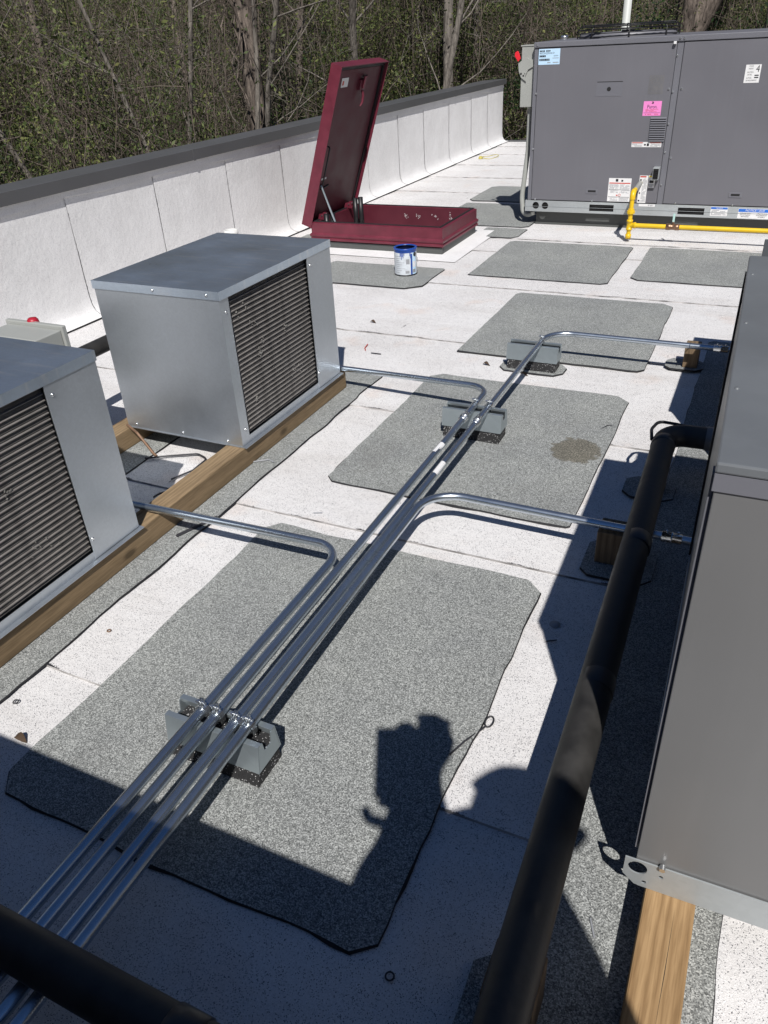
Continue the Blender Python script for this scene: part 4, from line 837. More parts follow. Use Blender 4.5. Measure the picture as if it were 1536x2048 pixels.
# ------------------------------------------------------------------ gas piping
gp = thing('gas_pipe', 'yellow gas pipe with riser, tee and drip leg in front of the rooftop unit', 'gas pipe', (-0.975, 6.49, 0.0))
gy = 6.49; gz = 0.130; gx = -0.976; gr = 0.0168
MB().tube(dense(fillet([(gx, gy, 0.06), (gx, gy, 0.372), (-0.992, QY + 0.02, 0.372)], 0.035, 8), 0.2), gr, 14).build('riser', MAT['yellow'], gp, recalc=False)
MB().tube([(gx, gy, gz), (-0.70, gy, gz)], gr, 14).build('main', MAT['yellow'], gp, recalc=False)
MB().tube([(-0.60, gy, gz), (2.4, gy, gz)], gr, 14).build('main', MAT['yellow'], gp, recalc=False)
MB().lathe([(0.012, 0.030), (0.022, 0.030), (0.0225, 0.062), (0.017, 0.064)], (gx, gy, 0), 14).build('drip_cap', MAT['yellow'], gp)
MB().lathe([(0.0175, 0.092), (0.024, 0.094), (0.024, 0.106), (0.021, 0.108), (0.021, 0.155), (0.024, 0.157), (0.024, 0.170), (0.0175, 0.171)], (gx, gy, 0), 14).tube([(gx, gy, gz), (gx + 0.034, gy, gz), (gx + 0.035, gy, gz), (gx + 0.048, gy, gz)], [0.021, 0.021, 0.024, 0.024], 14).build('tee', MAT['yellow'], gp, recalc=False)
MB().lathe([(0.0175, 0.205), (0.022, 0.206), (0.022, 0.216), (0.031, 0.218), (0.031, 0.238), (0.024, 0.240), (0.024, 0.252), (0.0175, 0.254)], (gx, gy, 0), 8, smooth=False).build('union', MAT['yellow'], gp)
MB().tube(fillet([(gx, gy, 0.322), (gx, gy, 0.372), (gx - .002, gy + 0.05, 0.372)], 0.035, 8), 0.0215, 14).build('elbow', MAT['yellow'], gp, recalc=False)
MB().tube([(gx - .003, gy + 0.12, 0.372), (-0.992, QY - 0.004, 0.372)], 0.0178, 14).build('nipple', MAT['boxgrey'], gp, recalc=False)
gv = MB().tube([(-0.700, gy, gz), (-0.699, gy, gz), (-0.668, gy, gz), (-0.664, gy, gz), (-0.636, gy, gz), (-0.632, gy, gz), (-0.601, gy, gz), (-0.600, gy, gz)], [0.017, 0.024, 0.024, 0.021, 0.021, 0.024, 0.024, 0.017], 10).tube([(-0.65, gy, gz), (-0.65, gy, gz + 0.038)], 0.009, 8).build('valve', MAT['brass'], gp, recalc=False)
MB().box(-0.658, -0.642, gy - 0.004, gy - 0.001, gz + 0.036, gz + 0.098).build('valve_lever', MAT['teal'], gv, 0.001)
MB().box(-0.4, -0.30, gy - 0.05, gy + 0.05, 0.0045, 0.112).build('pipe_foot', MAT['timberx'], gp, 0.003) if False else None

# ------------------------------------------------------------------ roof hatch
hx0, hx1, hy0, hy1 = -3.415, -2.258, 5.712, 6.500
ht = thing('roof_hatch', 'open maroon roof hatch with its lid raised on a hinge', 'roof hatch', ((hx0 + hx1) / 2, (hy0 + hy1) / 2, 0.0))
def ring(b, x0, x1, y0, y1, z0, z1, t, mi=0):
    b.box(x0, x1, y0, y0 + t, z0, z1, mi); b.box(x0, x1, y1 - t, y1, z0, z1, mi); b.box(x0, x0 + t, y0 + t, y1 - t, z0, z1, mi); b.box(x1 - t, x1, y0 + t, y1 - t, z0, z1, mi); return b
ring(MB(), hx0, hx1, hy0, hy1, 0.0, 0.0715, 0.03).build('curb_base', MAT['curb'], ht, 0.002)
fl = MB(); vs = []                                               # sloped white flashing round the curb
for k, (e, z) in enumerate([(0.002, 0.016), (0.10, 0.012), (0.17, 0.0075)]):
    vs += [(hx0 - e, hy0 - e, z), (hx1 + e, hy0 - e, z), (hx1 + e, hy1 + e, z), (hx0 - e, hy1 + e, z)]
fl.add(vs, [(k * 4 + i, k * 4 + (i + 1) % 4, k * 4 + 4 + (i + 1) % 4, k * 4 + 4 + i) for k in range(2) for i in range(4)])
o = fl.build('curb_flashing', MAT['flash'], ht)
# maroon collar: a formed profile swept round the four sides
pf = [(0.0, 0.072), (0.016, 0.072), (0.018, 0.086), (0.009, 0.092), (0.018, 0.104), (0.020, 0.118), (0.006, 0.130), (0.006, 0.206), (-0.012, 0.212), (-0.030, 0.212), (-0.030, 0.06), (0.0, 0.06)]
cr = [(hx0, hy0, -1, -1), (hx1, hy0, 1, -1), (hx1, hy1, 1, 1), (hx0, hy1, -1, 1)]
vs = [(x + sx * u, y + sy * u, z) for x, y, sx, sy in cr for u, z in pf]; pn = len(pf)
MB().add(vs, [(i * pn + j, ((i + 1) % 4) * pn + j, ((i + 1) % 4) * pn + (j + 1) % pn, i * pn + (j + 1) % pn) for i in range(4) for j in range(pn)]).build('collar', MAT['maroon'], ht, 0.0015)
ring(MB(), hx0 + 0.012, hx1 - 0.012, hy0 + 0.012, hy1 - 0.012, 0.2125, 0.2185, 0.016).build('gasket', MAT['gasket'], ht)
MB().box(hx0 + 0.031, hx1 - 0.031, hy1 - 0.0335, hy1 - 0.0305, -0.005, 0.205).build('inner_liner', MAT['maroonin'], ht)
MB().box(hx1 - 0.0335, hx1 - 0.0305, hy0 + 0.031, hy1 - 0.034, -0.005, 0.205).build('inner_liner', MAT['maroonin'], ht)
MB().box(hx0 + 0.0305, hx0 + 0.0335, hy0 + 0.031, hy1 - 0.034, -0.005, 0.205).build('inner_liner', MAT['maroonin'], ht)
MB().box(hx0 + 0.034, hx1 - 0.034, hy0 + 0.0305, hy0 + 0.0335, -0.005, 0.205).build('inner_liner', MAT['maroonin'], ht)
MB().box(hx0 + 0.035, hx1 - 0.035, hy0 + 0.035, hy1 - 0.035, -0.0045, 0.0005 + 0.0).build('shaft_floor', MAT['hole'], ht)
rg = random.Random(4); b = MB()
for xc in (-2.90, -2.78, -2.62, -2.48):
    for _ in range(9):
        mm = Matrix.Translation((xc + rg.gauss(0, .014), hy1 - 0.0342, 0.135 + rg.gauss(0, .012))) @ Matrix.Rotation(rg.uniform(0, 3), 4, 'Y'); b.box(-0.008 * rg.random(), 0.006, -0.0004, 0.0004, -0.001, 0.0016, mtx=mm)
b.build('paint_scratches', MAT['lwhite'], ht, recalc=False)
# lid: built closed (flat), then turned about the hinge
LA = R(-71.0); hinge = Vector((hx0 + 0.0, 0, 0.200))
def LP(x, y, z):                                                  # local: x from hinge outwards, z up when closed
    v = Vector((x, 0, z)); c, s = math.cos(LA), math.sin(LA); return Vector((hinge.x + v.x * c + v.z * s, y, hinge.z - v.x * s + v.z * c))
def lidbox(b, x0, x1, y0, y1, z0, z1): 
    vs = [LP(x, y, z) for z in (z0, z1) for y in (y0, y1) for x in (x0, x1)]
    return b.add(vs, [(0, 2, 3, 1), (4, 5, 7, 6), (0, 1, 5, 4), (2, 6, 7, 3), (0, 4, 6, 2), (1, 3, 7, 5)])
ly0, ly1, lx0, lx1 = hy0 - 0.012, hy1 + 0.020, -0.035, 1.180
lid = lidbox(MB(), lx0, lx1, ly0, ly1, 0.072, 0.086)
lidbox(lid, lx0, lx1, ly0, ly0 + 0.006, -0.006, 0.072); lidbox(lid, lx0, lx1, ly1 - 0.006, ly1, -0.006, 0.072)
lidbox(lid, lx0, lx0 + 0.006, ly0 + 0.006, ly1 - 0.006, -0.006, 0.072); lidbox(lid, lx1 - 0.006, lx1, ly0 + 0.006, ly1 - 0.006, -0.006, 0.072)
lido = lid.build('lid', MAT['maroon'], ht)
lidbox(MB(), lx0 + 0.035, lx1 - 0.040, ly0 + 0.038, ly1 - 0.038, 0.030, 0.0718).build('lid_liner', MAT['maroonin'], lido, 0.004)
g = MB()
for a in ((lx0 + 0.008, lx1 - 0.008, ly0 + 0.008, ly0 + 0.034), (lx0 + 0.008, lx1 - 0.008, ly1 - 0.034, ly1 - 0.008), (lx0 + 0.008, lx0 + 0.032, ly0 + 0.035, ly1 - 0.035), (lx1 - 0.036, lx1 - 0.008, ly0 + 0.035, ly1 - 0.035)): lidbox(g, *a, 0.020, 0.0717)
g.build('lid_gasket', MAT['gasket'], lido)
lidbox(MB(), 1.02, 1.085, hy0 + 0.10, hy0 + 0.21, 0.0285, 0.0298).build('lid_label', MAT['lwhite'], lido)
lidbox(MB(), 1.035, 1.065, hy0 + 0.115, hy0 + 0.14, 0.0278, 0.0284).build('label_print', MAT['inkred'], lido)
lidbox(MB(), 0.33, 0.345, hy0 + 0.075, hy0 + 0.16, 0.0285, 0.0298).build('lid_label', MAT['lwhite'], lido)
b = lidbox(MB(), 0.985, 1.06, hy0 + 0.40, hy0 + 0.49, 0.010, 0.0297); lidbox(b, 1.0, 1.09, hy0 + 0.43, hy0 + 0.465, -0.004, 0.0098)
b.build('latch', MAT['red'] if False else MAT['maroon'], lido, 0.003)
MB().tube([LP(0.985, hy0 + 0.45, 0.012), LP(0.95, hy0 + 0.455, -0.005), LP(0.90, hy0 + 0.46, -0.008), LP(0.87, hy0 + 0.44, -0.004)], [0.011, 0.011, 0.010, 0.006], 8).build('latch_handle', MAT['maroon'], lido, recalc=False)
MB().tube([LP(1.085, hy0 + 0.44, 0.015), LP(1.085, hy0 + 0.49, 0.015)], 0.008, 8).build('latch_spring', MAT['black'], lido, recalc=False)
# hold-open arm and its guide, grip rail, hinges, spring tubes
MB().tube([LP(0.30, hy0 + 0.055, 0.012), (hx0 + 0.20, hy0 + 0.05, 0.195)], 0.0085, 8).build('hold_open_arm', MAT['strut'], ht, recalc=False)
MB().tube(fillet([LP(0.30, hy0 + 0.06, 0.028), LP(0.30, hy0 + 0.06, 0.0), LP(0.60, hy0 + 0.06, 0.0), LP(0.60, hy0 + 0.06, 0.028)], 0.012, 4), 0.0065, 8).build('slide_rail', MAT['black'], lido, recalc=False)
MB().tube([LP(0.27, hy0 + 0.06, 0.01), LP(0.285, hy0 + 0.18, 0.012)], 0.008, 8).build('slide_pin', MAT['black'], lido, recalc=False)
for y in (hy0 + 0.10, hy1 - 0.20):
    MB().prism([(hx0 - 0.004, 0.212), (hx0 + 0.075, 0.212), (hx0 + 0.06, 0.262), (hx0 + 0.01, 0.255)], y, y + 0.012).prism([(hx0 - 0.004, 0.212), (hx0 + 0.075, 0.212), (hx0 + 0.06, 0.262), (hx0 + 0.01, 0.255)], y + 0.07, y + 0.082).build('hinge', MAT['red'] if False else MAT['maroon'], ht, 0.001)
    MB().tube([(hx0 + 0.045, y - 0.006, 0.245), (hx0 + 0.045, y + 0.09, 0.245)], 0.006, 8).build('hinge_pin', MAT['zinc'], ht, recalc=False)
for (x, y, zt) in ((hx0 + 0.115, hy1 - 0.21, 0.30), (hx0 + 0.155, hy1 - 0.185, 0.305), (hx0 + 0.10, hy0 + 0.075, 0.262), (hx0 + 0.145, hy0 + 0.10, 0.268)):
    MB().lathe([(0, 0.0), (0.022, 0.0), (0.022, zt - 0.01), (0.018, zt - 0.01), (0.018, zt - 0.03), (0, zt - 0.03)], (x, y, 0.01), 16).build('spring_tube', MAT['black'], ht)

# ------------------------------------------------------------------ paint can
cx, cy = -2.320, 5.150; pc = thing('paint_can', 'open white and blue paint can with blue drips, standing below the hatch', 'paint can', (cx, cy, 0.0106))
MB().lathe([(0.0, 0.0115), (0.079, 0.0108), (0.084, 0.0112), (0.084, 0.017), (0.0815, 0.019)], (cx, cy, 0), 32).build('bottom_rim', MAT['black'], pc)
MB().lathe([(0.0815, 0.018), (0.0815, 0.186)], (cx, cy, 0), 40).build('body', MAT['canwhite'], pc)
MB().lathe([(0.0817, 0.172), (0.0825, 0.186), (0.0850, 0.190), (0.0850, 0.200), (0.0820, 0.202), (0.0700, 0.2005), (0.0690, 0.196)], (cx, cy, 0), 40).build('top_rim', MAT['canblue'], pc)
MB().lathe([(0.0690, 0.196), (0.0790, 0.19), (0.0795, 0.075), (0.0, 0.074)], (cx, cy, 0), 32).build('inside', MAT['canin'], pc)
def patch(a0, a1, z0, z1, mat, r=0.0822, nm='label_print'):
    b = MB(); k = max(2, int(abs(a1 - a0) / 6))
    vs = []
    for i in range(k + 1):
        a = R(a0 + (a1 - a0) * i / k); vs += [(cx + r * math.cos(a), cy + r * math.sin(a), z0), (cx + r * math.cos(a), cy + r * math.sin(a), z1)]
    b.add(vs, [(2 * i, 2 * i + 2, 2 * i + 3, 2 * i + 1) for i in range(k)], True); return b.build(nm, MAT[mat], pc, recalc=False)
view = math.degrees(math.atan2(-cy, -cx))                        # towards the viewer
patch(view + 26, view + 36, 0.02, 0.165, 'canblue'); patch(view + 37, view + 60, 0.02, 0.172, 'lblue')
patch(view + 38, view + 56, 0.03, 0.055, 'inkgrey', 0.0825); patch(view + 39, view + 57, 0.07, 0.11, 'lwhite', 0.0825)
for i, (a, z) in enumerate([(-30, .145), (-26, .152), (-22, .128), (-18, .148), (-14, .138), (-9, .155), (20, .15), (24, .135), (44, .15)]): patch(view + a, view + a + 3, z, 0.176, 'canblue', 0.0824, 'paint_drip')
for i in range(9): patch(view - 62, view - 62 + (28 + 14 * (i % 3)), 0.035 + i * 0.014, 0.0375 + i * 0.014, 'inkgrey', 0.0821)
patch(view - 2, view + 18, 0.03, 0.048, 'inkgrey', 0.0823); patch(view + 2, view + 20, 0.095, 0.13, 'inkgrey', 0.0819)
a = R(view + 52); d = Vector((math.cos(a), math.sin(a), 0)); p = Vector((cx, cy, 0.158)) + d * 0.081
MB().tube([p, p + d * 0.004, p + d * 0.007], [0.014, 0.014, 0.006], 14).build('handle_ear', MAT['black'], pc, recalc=False)
a2 = R(view + 90); q = Vector((-d.y, d.x, 0))
MB().tube([p + d * 0.005, p + d * 0.012 + q * 0.02 - Vector((0, 0, 0.03)), p + d * 0.006 + q * 0.03 - Vector((0, 0, 0.06)), p + q * 0.05 - d * 0.01 - Vector((0, 0, 0.05))], 0.0018, 6).build('wire_handle', MAT['zinc'], pc, recalc=False)

# ------------------------------------------------------------------ pole behind the rooftop unit
pl = thing('vent_pole', 'pale grey pole standing behind the rooftop unit', 'pole', (-1.79, 10.0, 0))
MB().lathe([(0.042, 0.0), (0.042, 2.6), (0.0, 2.6)], (-1.79, 10.0, 0.0), 16).build('pole', MAT['pole'], pl)
MB().lathe([(0.14, 0.006), (0.06, 0.015), (0.044, 0.09)], (-1.79, 10.0, 0.0), 16).build('boot', MAT['flash'], pl)

# ------------------------------------------------------------------ small litter on the roof
def scrap(pts, r, mat, label, cat='wire scrap', name='wire_scrap'):
    return tag(MB().tube(fillet(pts, 0.01, 3) if len(pts) > 2 else pts, r, 6).build(name, MAT[mat], None, recalc=False), label, cat)
zf = 0.007; zp = 0.0125
scrap([(-0.452, 1.168, zp), (-0.432, 1.222, zp), (-0.412, 1.268, zf), (-0.402, 1.290, zf)], 0.0028, 'wire', 'black wire pointing from the hand shadow to a small loop', 'wire', 'wire')
tag(MB().tube([(-0.3985 + .010 * math.cos(a), 1.308 + .019 * math.sin(a), zf) for a in [i * math.pi / 8 for i in range(16)]], 0.0026, 5, closed=True).build('wire_loop', MAT['wire'], None, recalc=False), 'small black wire loop at the edge of the front pad', 'wire loop')
scrap([(-0.485, 3.055, zf), (-0.460, 3.10, zf + .004), (-0.43, 3.12, zf)], 0.003, 'wire', 'curved dark wire scrap right of the stained pad')
scrap([(-0.345, 1.655, zf), (-0.318, 1.672, zf)], 0.002, 'wire', 'short straight wire scrap near the shadow edge right of the front pad')
scrap([(-1.93, 3.72, zf), (-1.92, 3.66, zf), (-1.90, 3.63, zf)], 0.0028, 'inkred', 'red wire scrap on the white roof right of the farther condenser')
scrap([(-1.85, 3.60, zf), (-1.79, 3.60, zf)], 0.0028, 'wire', 'straight black wire scrap beside the red one')
scrap([(-1.90, 3.36, zf), (-1.875, 3.30, zf), (-1.85, 3.32, zf)], 0.003, 'wire', 'hooked black wire scrap by the conduit at the farther condenser')
scrap([(-1.76, 2.27, 0.014), (-1.70, 2.31, 0.016), (-1.67, 2.30, 0.016)], 0.0032, 'inkgrey', 'grey tie scrap lying beside the front timber')
scrap([(-1.703, 1.70, 0.0125), (-1.64, 1.86, 0.0125)], 0.0065, 'wire', 'dark flat strip under the conduit by the front timber', 'strip', 'metal_strip')
scrap([(-1.32, 2.02, zf), (-1.29, 2.035, zf)], 0.003, 'inkgrey', 'tiny grey clip on the white gap between the two near pads')
scrap([(-0.055, 0.90, 0.0125), (-0.040, 0.865, 0.0125)], 0.0022, 'inkgrey', 'thin grey sliver on the strip beside the tan timber')
for (x, y, r_, lab) in [(-1.609, 0.882, 0.0070, 'dark ring on the white band left of the front pad'), (-0.372, 0.645, 0.0080, 'dark grommet on the shaded roof at the bottom'), (-1.575, 1.21, 0.0055, 'pale ring on the rusty patch of the white band')]:
    tag(MB().tube([(x + r_ * math.cos(a), y + r_ * math.sin(a), zf) for a in [i * math.pi / 7 for i in range(14)]], 0.0018, 5, closed=True).build('grommet', MAT['wire'] if 'pale' not in lab else MAT['copper'], None, recalc=False), lab, 'grommet')
tag(MB().lathe([(0, 0.0035), (0.013, 0.003), (0.016, 0.0)], (-0.341, 1.742, 0.003), 14).build('fastener_plate', MAT['inkgrey'], None), 'round fastener head on the shaded roof beside the pipe', 'fastener')
for (x, y, lab) in [(-1.19, 3.63, 'curled dead leaf left of the farthest block support'), (-0.965, 3.555, 'curled dead leaf in front of the farthest block support'), (-2.07, 4.08, 'dead leaf on the dark smear in front of the can'), (-1.49, 0.79, 'black leaf at the left corner of the front pad')]:
    rg = random.Random(int(x * 999)); b = MB(); vs = []
    for i in range(6):
        for s_ in (-1, 0, 1):
            t = i / 5; ww = 0.011 * math.sin(math.pi * min(0.97, t + 0.03)); vs.append((x + (t - .5) * 0.04, y + s_ * ww, 0.0075 + 0.010 * abs(s_) * math.sin(math.pi * t) + 0.005 * math.sin(t * 5)))
    b.add(vs, [(i * 3 + j, i * 3 + j + 1, i * 3 + j + 4, i * 3 + j + 3) for i in range(5) for j in range(2)], True)
    tag(b.build('dead_leaf', MAT['brownleaf'], None, solid=0.0008, recalc=False), lab, 'leaf')
yt = thing('yellow_rope', 'coil of thin yellow rope on the roof near the far end of the parapet', 'rope', (-3.6, 10.85, 0))
MB().tube([(-3.6 + (0.10 + .02 * math.sin(3 * a)) * math.cos(a), 10.9 + 0.16 * math.sin(a), 0.012 + 0.01 * math.sin(2 * a)) for a in [i * math.pi / 12 for i in range(24)]], 0.0045, 6, closed=True).build('loop', MAT['rope'], yt, recalc=False)
MB().lathe([(0, 0.035), (0.02, 0.03), (0.03, 0.0)], (-3.68, 10.76, 0.006), 10).build('knot', MAT['rope'], yt)

# ------------------------------------------------------------------ the person taking the picture (seen as a shadow)
def skinned(name, verts, edges, rad, mat, root=0, parent=None, sub=2):
    me = bpy.data.meshes.new(name); og = ORG[parent.name] if parent else Vector()
    me.from_pydata([Vector(v) - og for v in verts], edges, []); me.materials.append(mat)
    o = bpy.data.objects.new(name, me); COL.objects.link(o); o.parent = parent
    md = o.modifiers.new('skin', 'SKIN'); md.use_smooth_shade = True; md.branch_smoothing = 0.4
    for i, d in enumerate(me.skin_vertices[0].data): d.radius = (rad[i], rad[i]) if not isinstance(rad[i], tuple) else rad[i]; d.use_root = (i == root)
    s = o.modifiers.new('sub', 'SUBSURF'); s.levels = sub; s.render_levels = sub
    return o
CAMP = Vector((0, 0, 1.5))
def CP(r, u, f): return CAMP + RIGHT * r + UP * u + FWD * f
pe = thing('person', 'person in a cap holding a phone, seen as the shadow on the front pad', 'person', (0.44, -0.36, 0.0))
V = []; E_ = []; RD = []
def pv(p, r, link=None):
    V.append(Vector(p)); RD.append(r)
    if link is not None: E_.append((link, len(V) - 1))
    return len(V) - 1
pelv = pv((0.44, -0.36, 0.95), (0.155, 0.12)); wa = pv((0.39, -0.26, 1.12), 0.175, pelv); chn = pv((0.345, -0.205, 1.29), 0.195, wa); nk0 = pv((0.38, -0.225, 1.44), 0.09, chn); nk = pv((0.395, -0.25, 1.51), 0.062, nk0)
h1 = pv((0.40, -0.235, 1.56), 0.082, nk); h2 = pv((0.40, -0.23, 1.625), 0.100, h1); h3 = pv((0.40, -0.235, 1.695), 0.088, h2)
for sg in (-1, 1):
    hp = pv((0.44 + sg * 0.10, -0.38, 0.88), 0.098, pelv); kn = pv((0.44 + sg * 0.12, -0.36, 0.50), 0.065, hp); an = pv((0.44 + sg * 0.13, -0.40, 0.10), 0.047, kn); pv((0.44 + sg * 0.14, -0.30, 0.045), 0.045, an); pv((0.44 + sg * 0.145, -0.19, 0.035), 0.034, len(V) - 1)
def arm(sh, el, wr, palm):
    a = pv(sh, 0.088, chn); b_ = pv((Vector(sh) + Vector(el)) / 2, 0.092, a); c = pv(el, 0.066, b_); d_ = pv((Vector(el) + Vector(wr)) / 2, 0.062, c); e = pv(wr, 0.044, d_); return pv(palm, 0.046, e)
lp = arm((0.225, -0.075, 1.385), (-0.025, -0.185, 1.19), (0.035, -0.125, 1.300), (0.048, -0.092, 1.365))
rp = arm((0.54, -0.43, 1.35), (0.150, -0.13, 1.13), CP(0.054, -0.110, -0.066), CP(0.046, -0.055, -0.072))
rp1 = pv(CP(0.048, -0.012, -0.078), 0.074, rp); rp2 = pv(CP(0.050, 0.022, -0.074), 0.068, rp1)
def finger(base, pts, r0=0.0105):
    k = base
    for i, p in enumerate(pts): k = pv(p, r0 - 0.0012 * i, k)
for i in range(4):      # left hand carries the phone from below, fingers along its back edge
    u = -0.122 + i * 0.006; finger(lp, [CP(-0.045 + i * 0.022, u - 0.006, -0.040), CP(-0.048 + i * 0.022, u - 0.018, -0.020), CP(-0.048 + i * 0.022, u - 0.014, -0.002), CP(-0.046 + i * 0.022, u + 0.004, 0.004)])
finger(lp, [(0.018, -0.130, 1.375), (-0.018, -0.152, 1.392), (-0.034, -0.148, 1.420)], 0.0140)
for i in range(4):      # right hand covers the right edge, fingers curled on top
    u = -0.020 + i * 0.020; finger((rp1, rp1, rp2, rp2)[i], [CP(0.122 - i * 0.004, u + 0.014, -0.040), CP(0.108 - i * 0.008, u + 0.022, -0.020), CP(0.072 - i * 0.006, u + 0.022, -0.010), CP(0.046 - i * 0.004, u + 0.020, -0.010)], 0.0140)
finger(rp2, [CP(0.030, 0.048, -0.055), CP(0.008, 0.050, -0.045), CP(-0.016, 0.036, -0.034)], 0.0145)
body = skinned('body', V, E_, RD, MAT['clothes'], pelv, pe)
hd = MB()                                                         # face pieces and cap
hc = Vector((0.40, -0.23, 1.605)); fdir = Vector((-0.55, 0.83, -0.05)).normalized()
def hp_(a, u, r): 
    sd = fdir.cross(Vector((0, 0, 1))).normalized(); return hc + fdir * (math.cos(a) * r) + sd * (math.sin(a) * r) + Vector((0, 0, u))
MB().tube([hp_(0, 0.03, 0.10), hp_(0, 0.0, 0.125), hp_(0, -0.02, 0.108)], [0.010, 0.015, 0.012], 8).build('nose', MAT['skin'], pe, recalc=False)
for sg in (-1, 1):
    MB().tube([hp_(sg * 1.6, 0.03, 0.10), hp_(sg * 1.65, 0.0, 0.117), hp_(sg * 1.6, -0.035, 0.10)], [0.012, 0.02, 0.010], 8).build('ear', MAT['skin'], pe, recalc=False)
    MB().tube([hp_(sg * 0.36, 0.025, 0.094), hp_(sg * 0.36, 0.025, 0.108)], [0.012, 0.007], 8).build('eye', MAT['ink'], pe, recalc=False)
MB().tube([hp_(-0.25, -0.055, 0.098), hp_(0, -0.06, 0.108), hp_(0.25, -0.055, 0.098)], 0.005, 6).build('mouth', MAT['inkred'], pe, recalc=False)
MB().lathe([(0, 0.135), (0.05, 0.13), (0.09, 0.105), (0.112, 0.06), (0.116, 0.015), (0.106, 0.02)], hc + Vector((0, 0, 0.02)), 24).build('cap_crown', MAT['cap'], pe)
bb = MB(); vs = []
for i in range(9):
    a = -0.75 + 1.5 * i / 8; vs += [hp_(a, 0.045, 0.105), hp_(a * 0.72, 0.032, 0.18 - 0.02 * abs(a))]
bb.add(vs, [(2 * i, 2 * i + 1, 2 * i + 3, 2 * i + 2) for i in range(8)], True); bb.build('cap_brim', MAT['cap'], pe, solid=0.004, recalc=False)
ph = thing('phone', 'phone held up by the person, its straight edge visible in the shadow', 'phone', CP(-0.03, -0.05, -0.02))
pm = Matrix((RIGHT, UP, -FWD)).transposed().to_4x4(); pm.translation = CAMP
MB().box(-0.066, 0.020, -0.128, 0.036, 0.012, 0.022, mtx=pm).build('case', MAT['black'], ph, 0.003)
MB().box(-0.062, 0.016, -0.124, 0.032, 0.0225, 0.0235, mtx=pm).build('screen', MAT['hole'], ph)

# ------------------------------------------------------------------ woods
random.seed(21)
def branch(rg, tb, tw, p, d, L, r, depth, maxd, split, seg=5, wob=0.16, gravity=0.02):
    pts = [p]; rs = [r]; cur = Vector(p); dr = Vector(d).normalized(); st = L / seg
    kids = []
    for i in range(seg):
        dr = (dr + Vector((rg.gauss(0, wob), rg.gauss(0, wob), rg.gauss(0, wob * 0.6) + gravity))).normalized()
        cur = cur + dr * st; pts.append(cur.copy()); rs.append(r * (1 - 0.72 * (i + 1) / seg) if depth else r * (1 - 0.60 * (i + 1) / seg))
        if depth < maxd and i >= (1 if depth else seg * split):
            for _ in range(rg.choice((1, 1, 2)) if depth else rg.choice((1, 2, 2))): kids.append((cur.copy(), dr.copy(), rs[-1]))
    tgt = tb if depth <= 1 else tw
    tgt.tube(pts, rs, 8 if depth == 0 else (5 if depth == 1 else 3), caps=False)
    for q, dd, rr in kids:
        a = rg.uniform(0, 6.283); perp = dd.orthogonal().normalized(); perp.rotate(Matrix.Rotation(a, 3, dd).to_quaternion())
        nd = (dd * rg.uniform(0.45, 0.9) + perp * rg.uniform(0.5, 1.0)).normalized()
        branch(rg, tb, tw, q, nd, L * (rg.uniform(0.13, 0.27) if depth == 0 else rg.uniform(0.30, 0.55)), max(rr * rg.uniform(0.20, 0.38), 0.0035), depth + 1, maxd, split, 5, wob * 1.3 + 0.06, gravity + 0.03)
def leaves(rg, n, c, rad, size, V_, F_, T_, tone=(0.2, 0.9), flat=0.0):
    for _ in range(n):
        u = Vector((rg.gauss(0, 1), rg.gauss(0, 1), rg.gauss(0, 1))).normalized(); k = rg.random() ** 0.45
        p = Vector(c) + Vector((u.x * rad[0], u.y * rad[1], u.z * rad[2])) * k
        s = size * rg.uniform(0.55, 1.4); a = Vector((rg.gauss(0, 1), rg.gauss(0, 1), rg.gauss(0, .7))).normalized(); b2 = a.orthogonal().normalized(); b2.rotate(Matrix.Rotation(rg.uniform(0, 6.28), 3, a).to_quaternion())
        i = len(V_); V_ += [p - a * s, p + b2 * s * 0.42, p + a * s, p - b2 * s * 0.42]; F_.append((i, i + 1, i + 2, i + 3)); T_.append(min(1, max(0, rg.uniform(*tone))))
def leafobj(name, V_, F_, T_, mat, parent=None):
    og = ORG[parent.name] if parent else Vector(); me = bpy.data.meshes.new(name); me.from_pydata([v - og for v in V_], [], F_); me.materials.append(mat)
    a = me.attributes.new('tone', 'FLOAT', 'FACE'); a.data.foreach_set('value', T_)
    o = bpy.data.objects.new(name, me); COL.objects.link(o); o.parent = parent; return o
def polar(az, d): return (math.sin(R(az)) * d, math.cos(R(az)) * d)
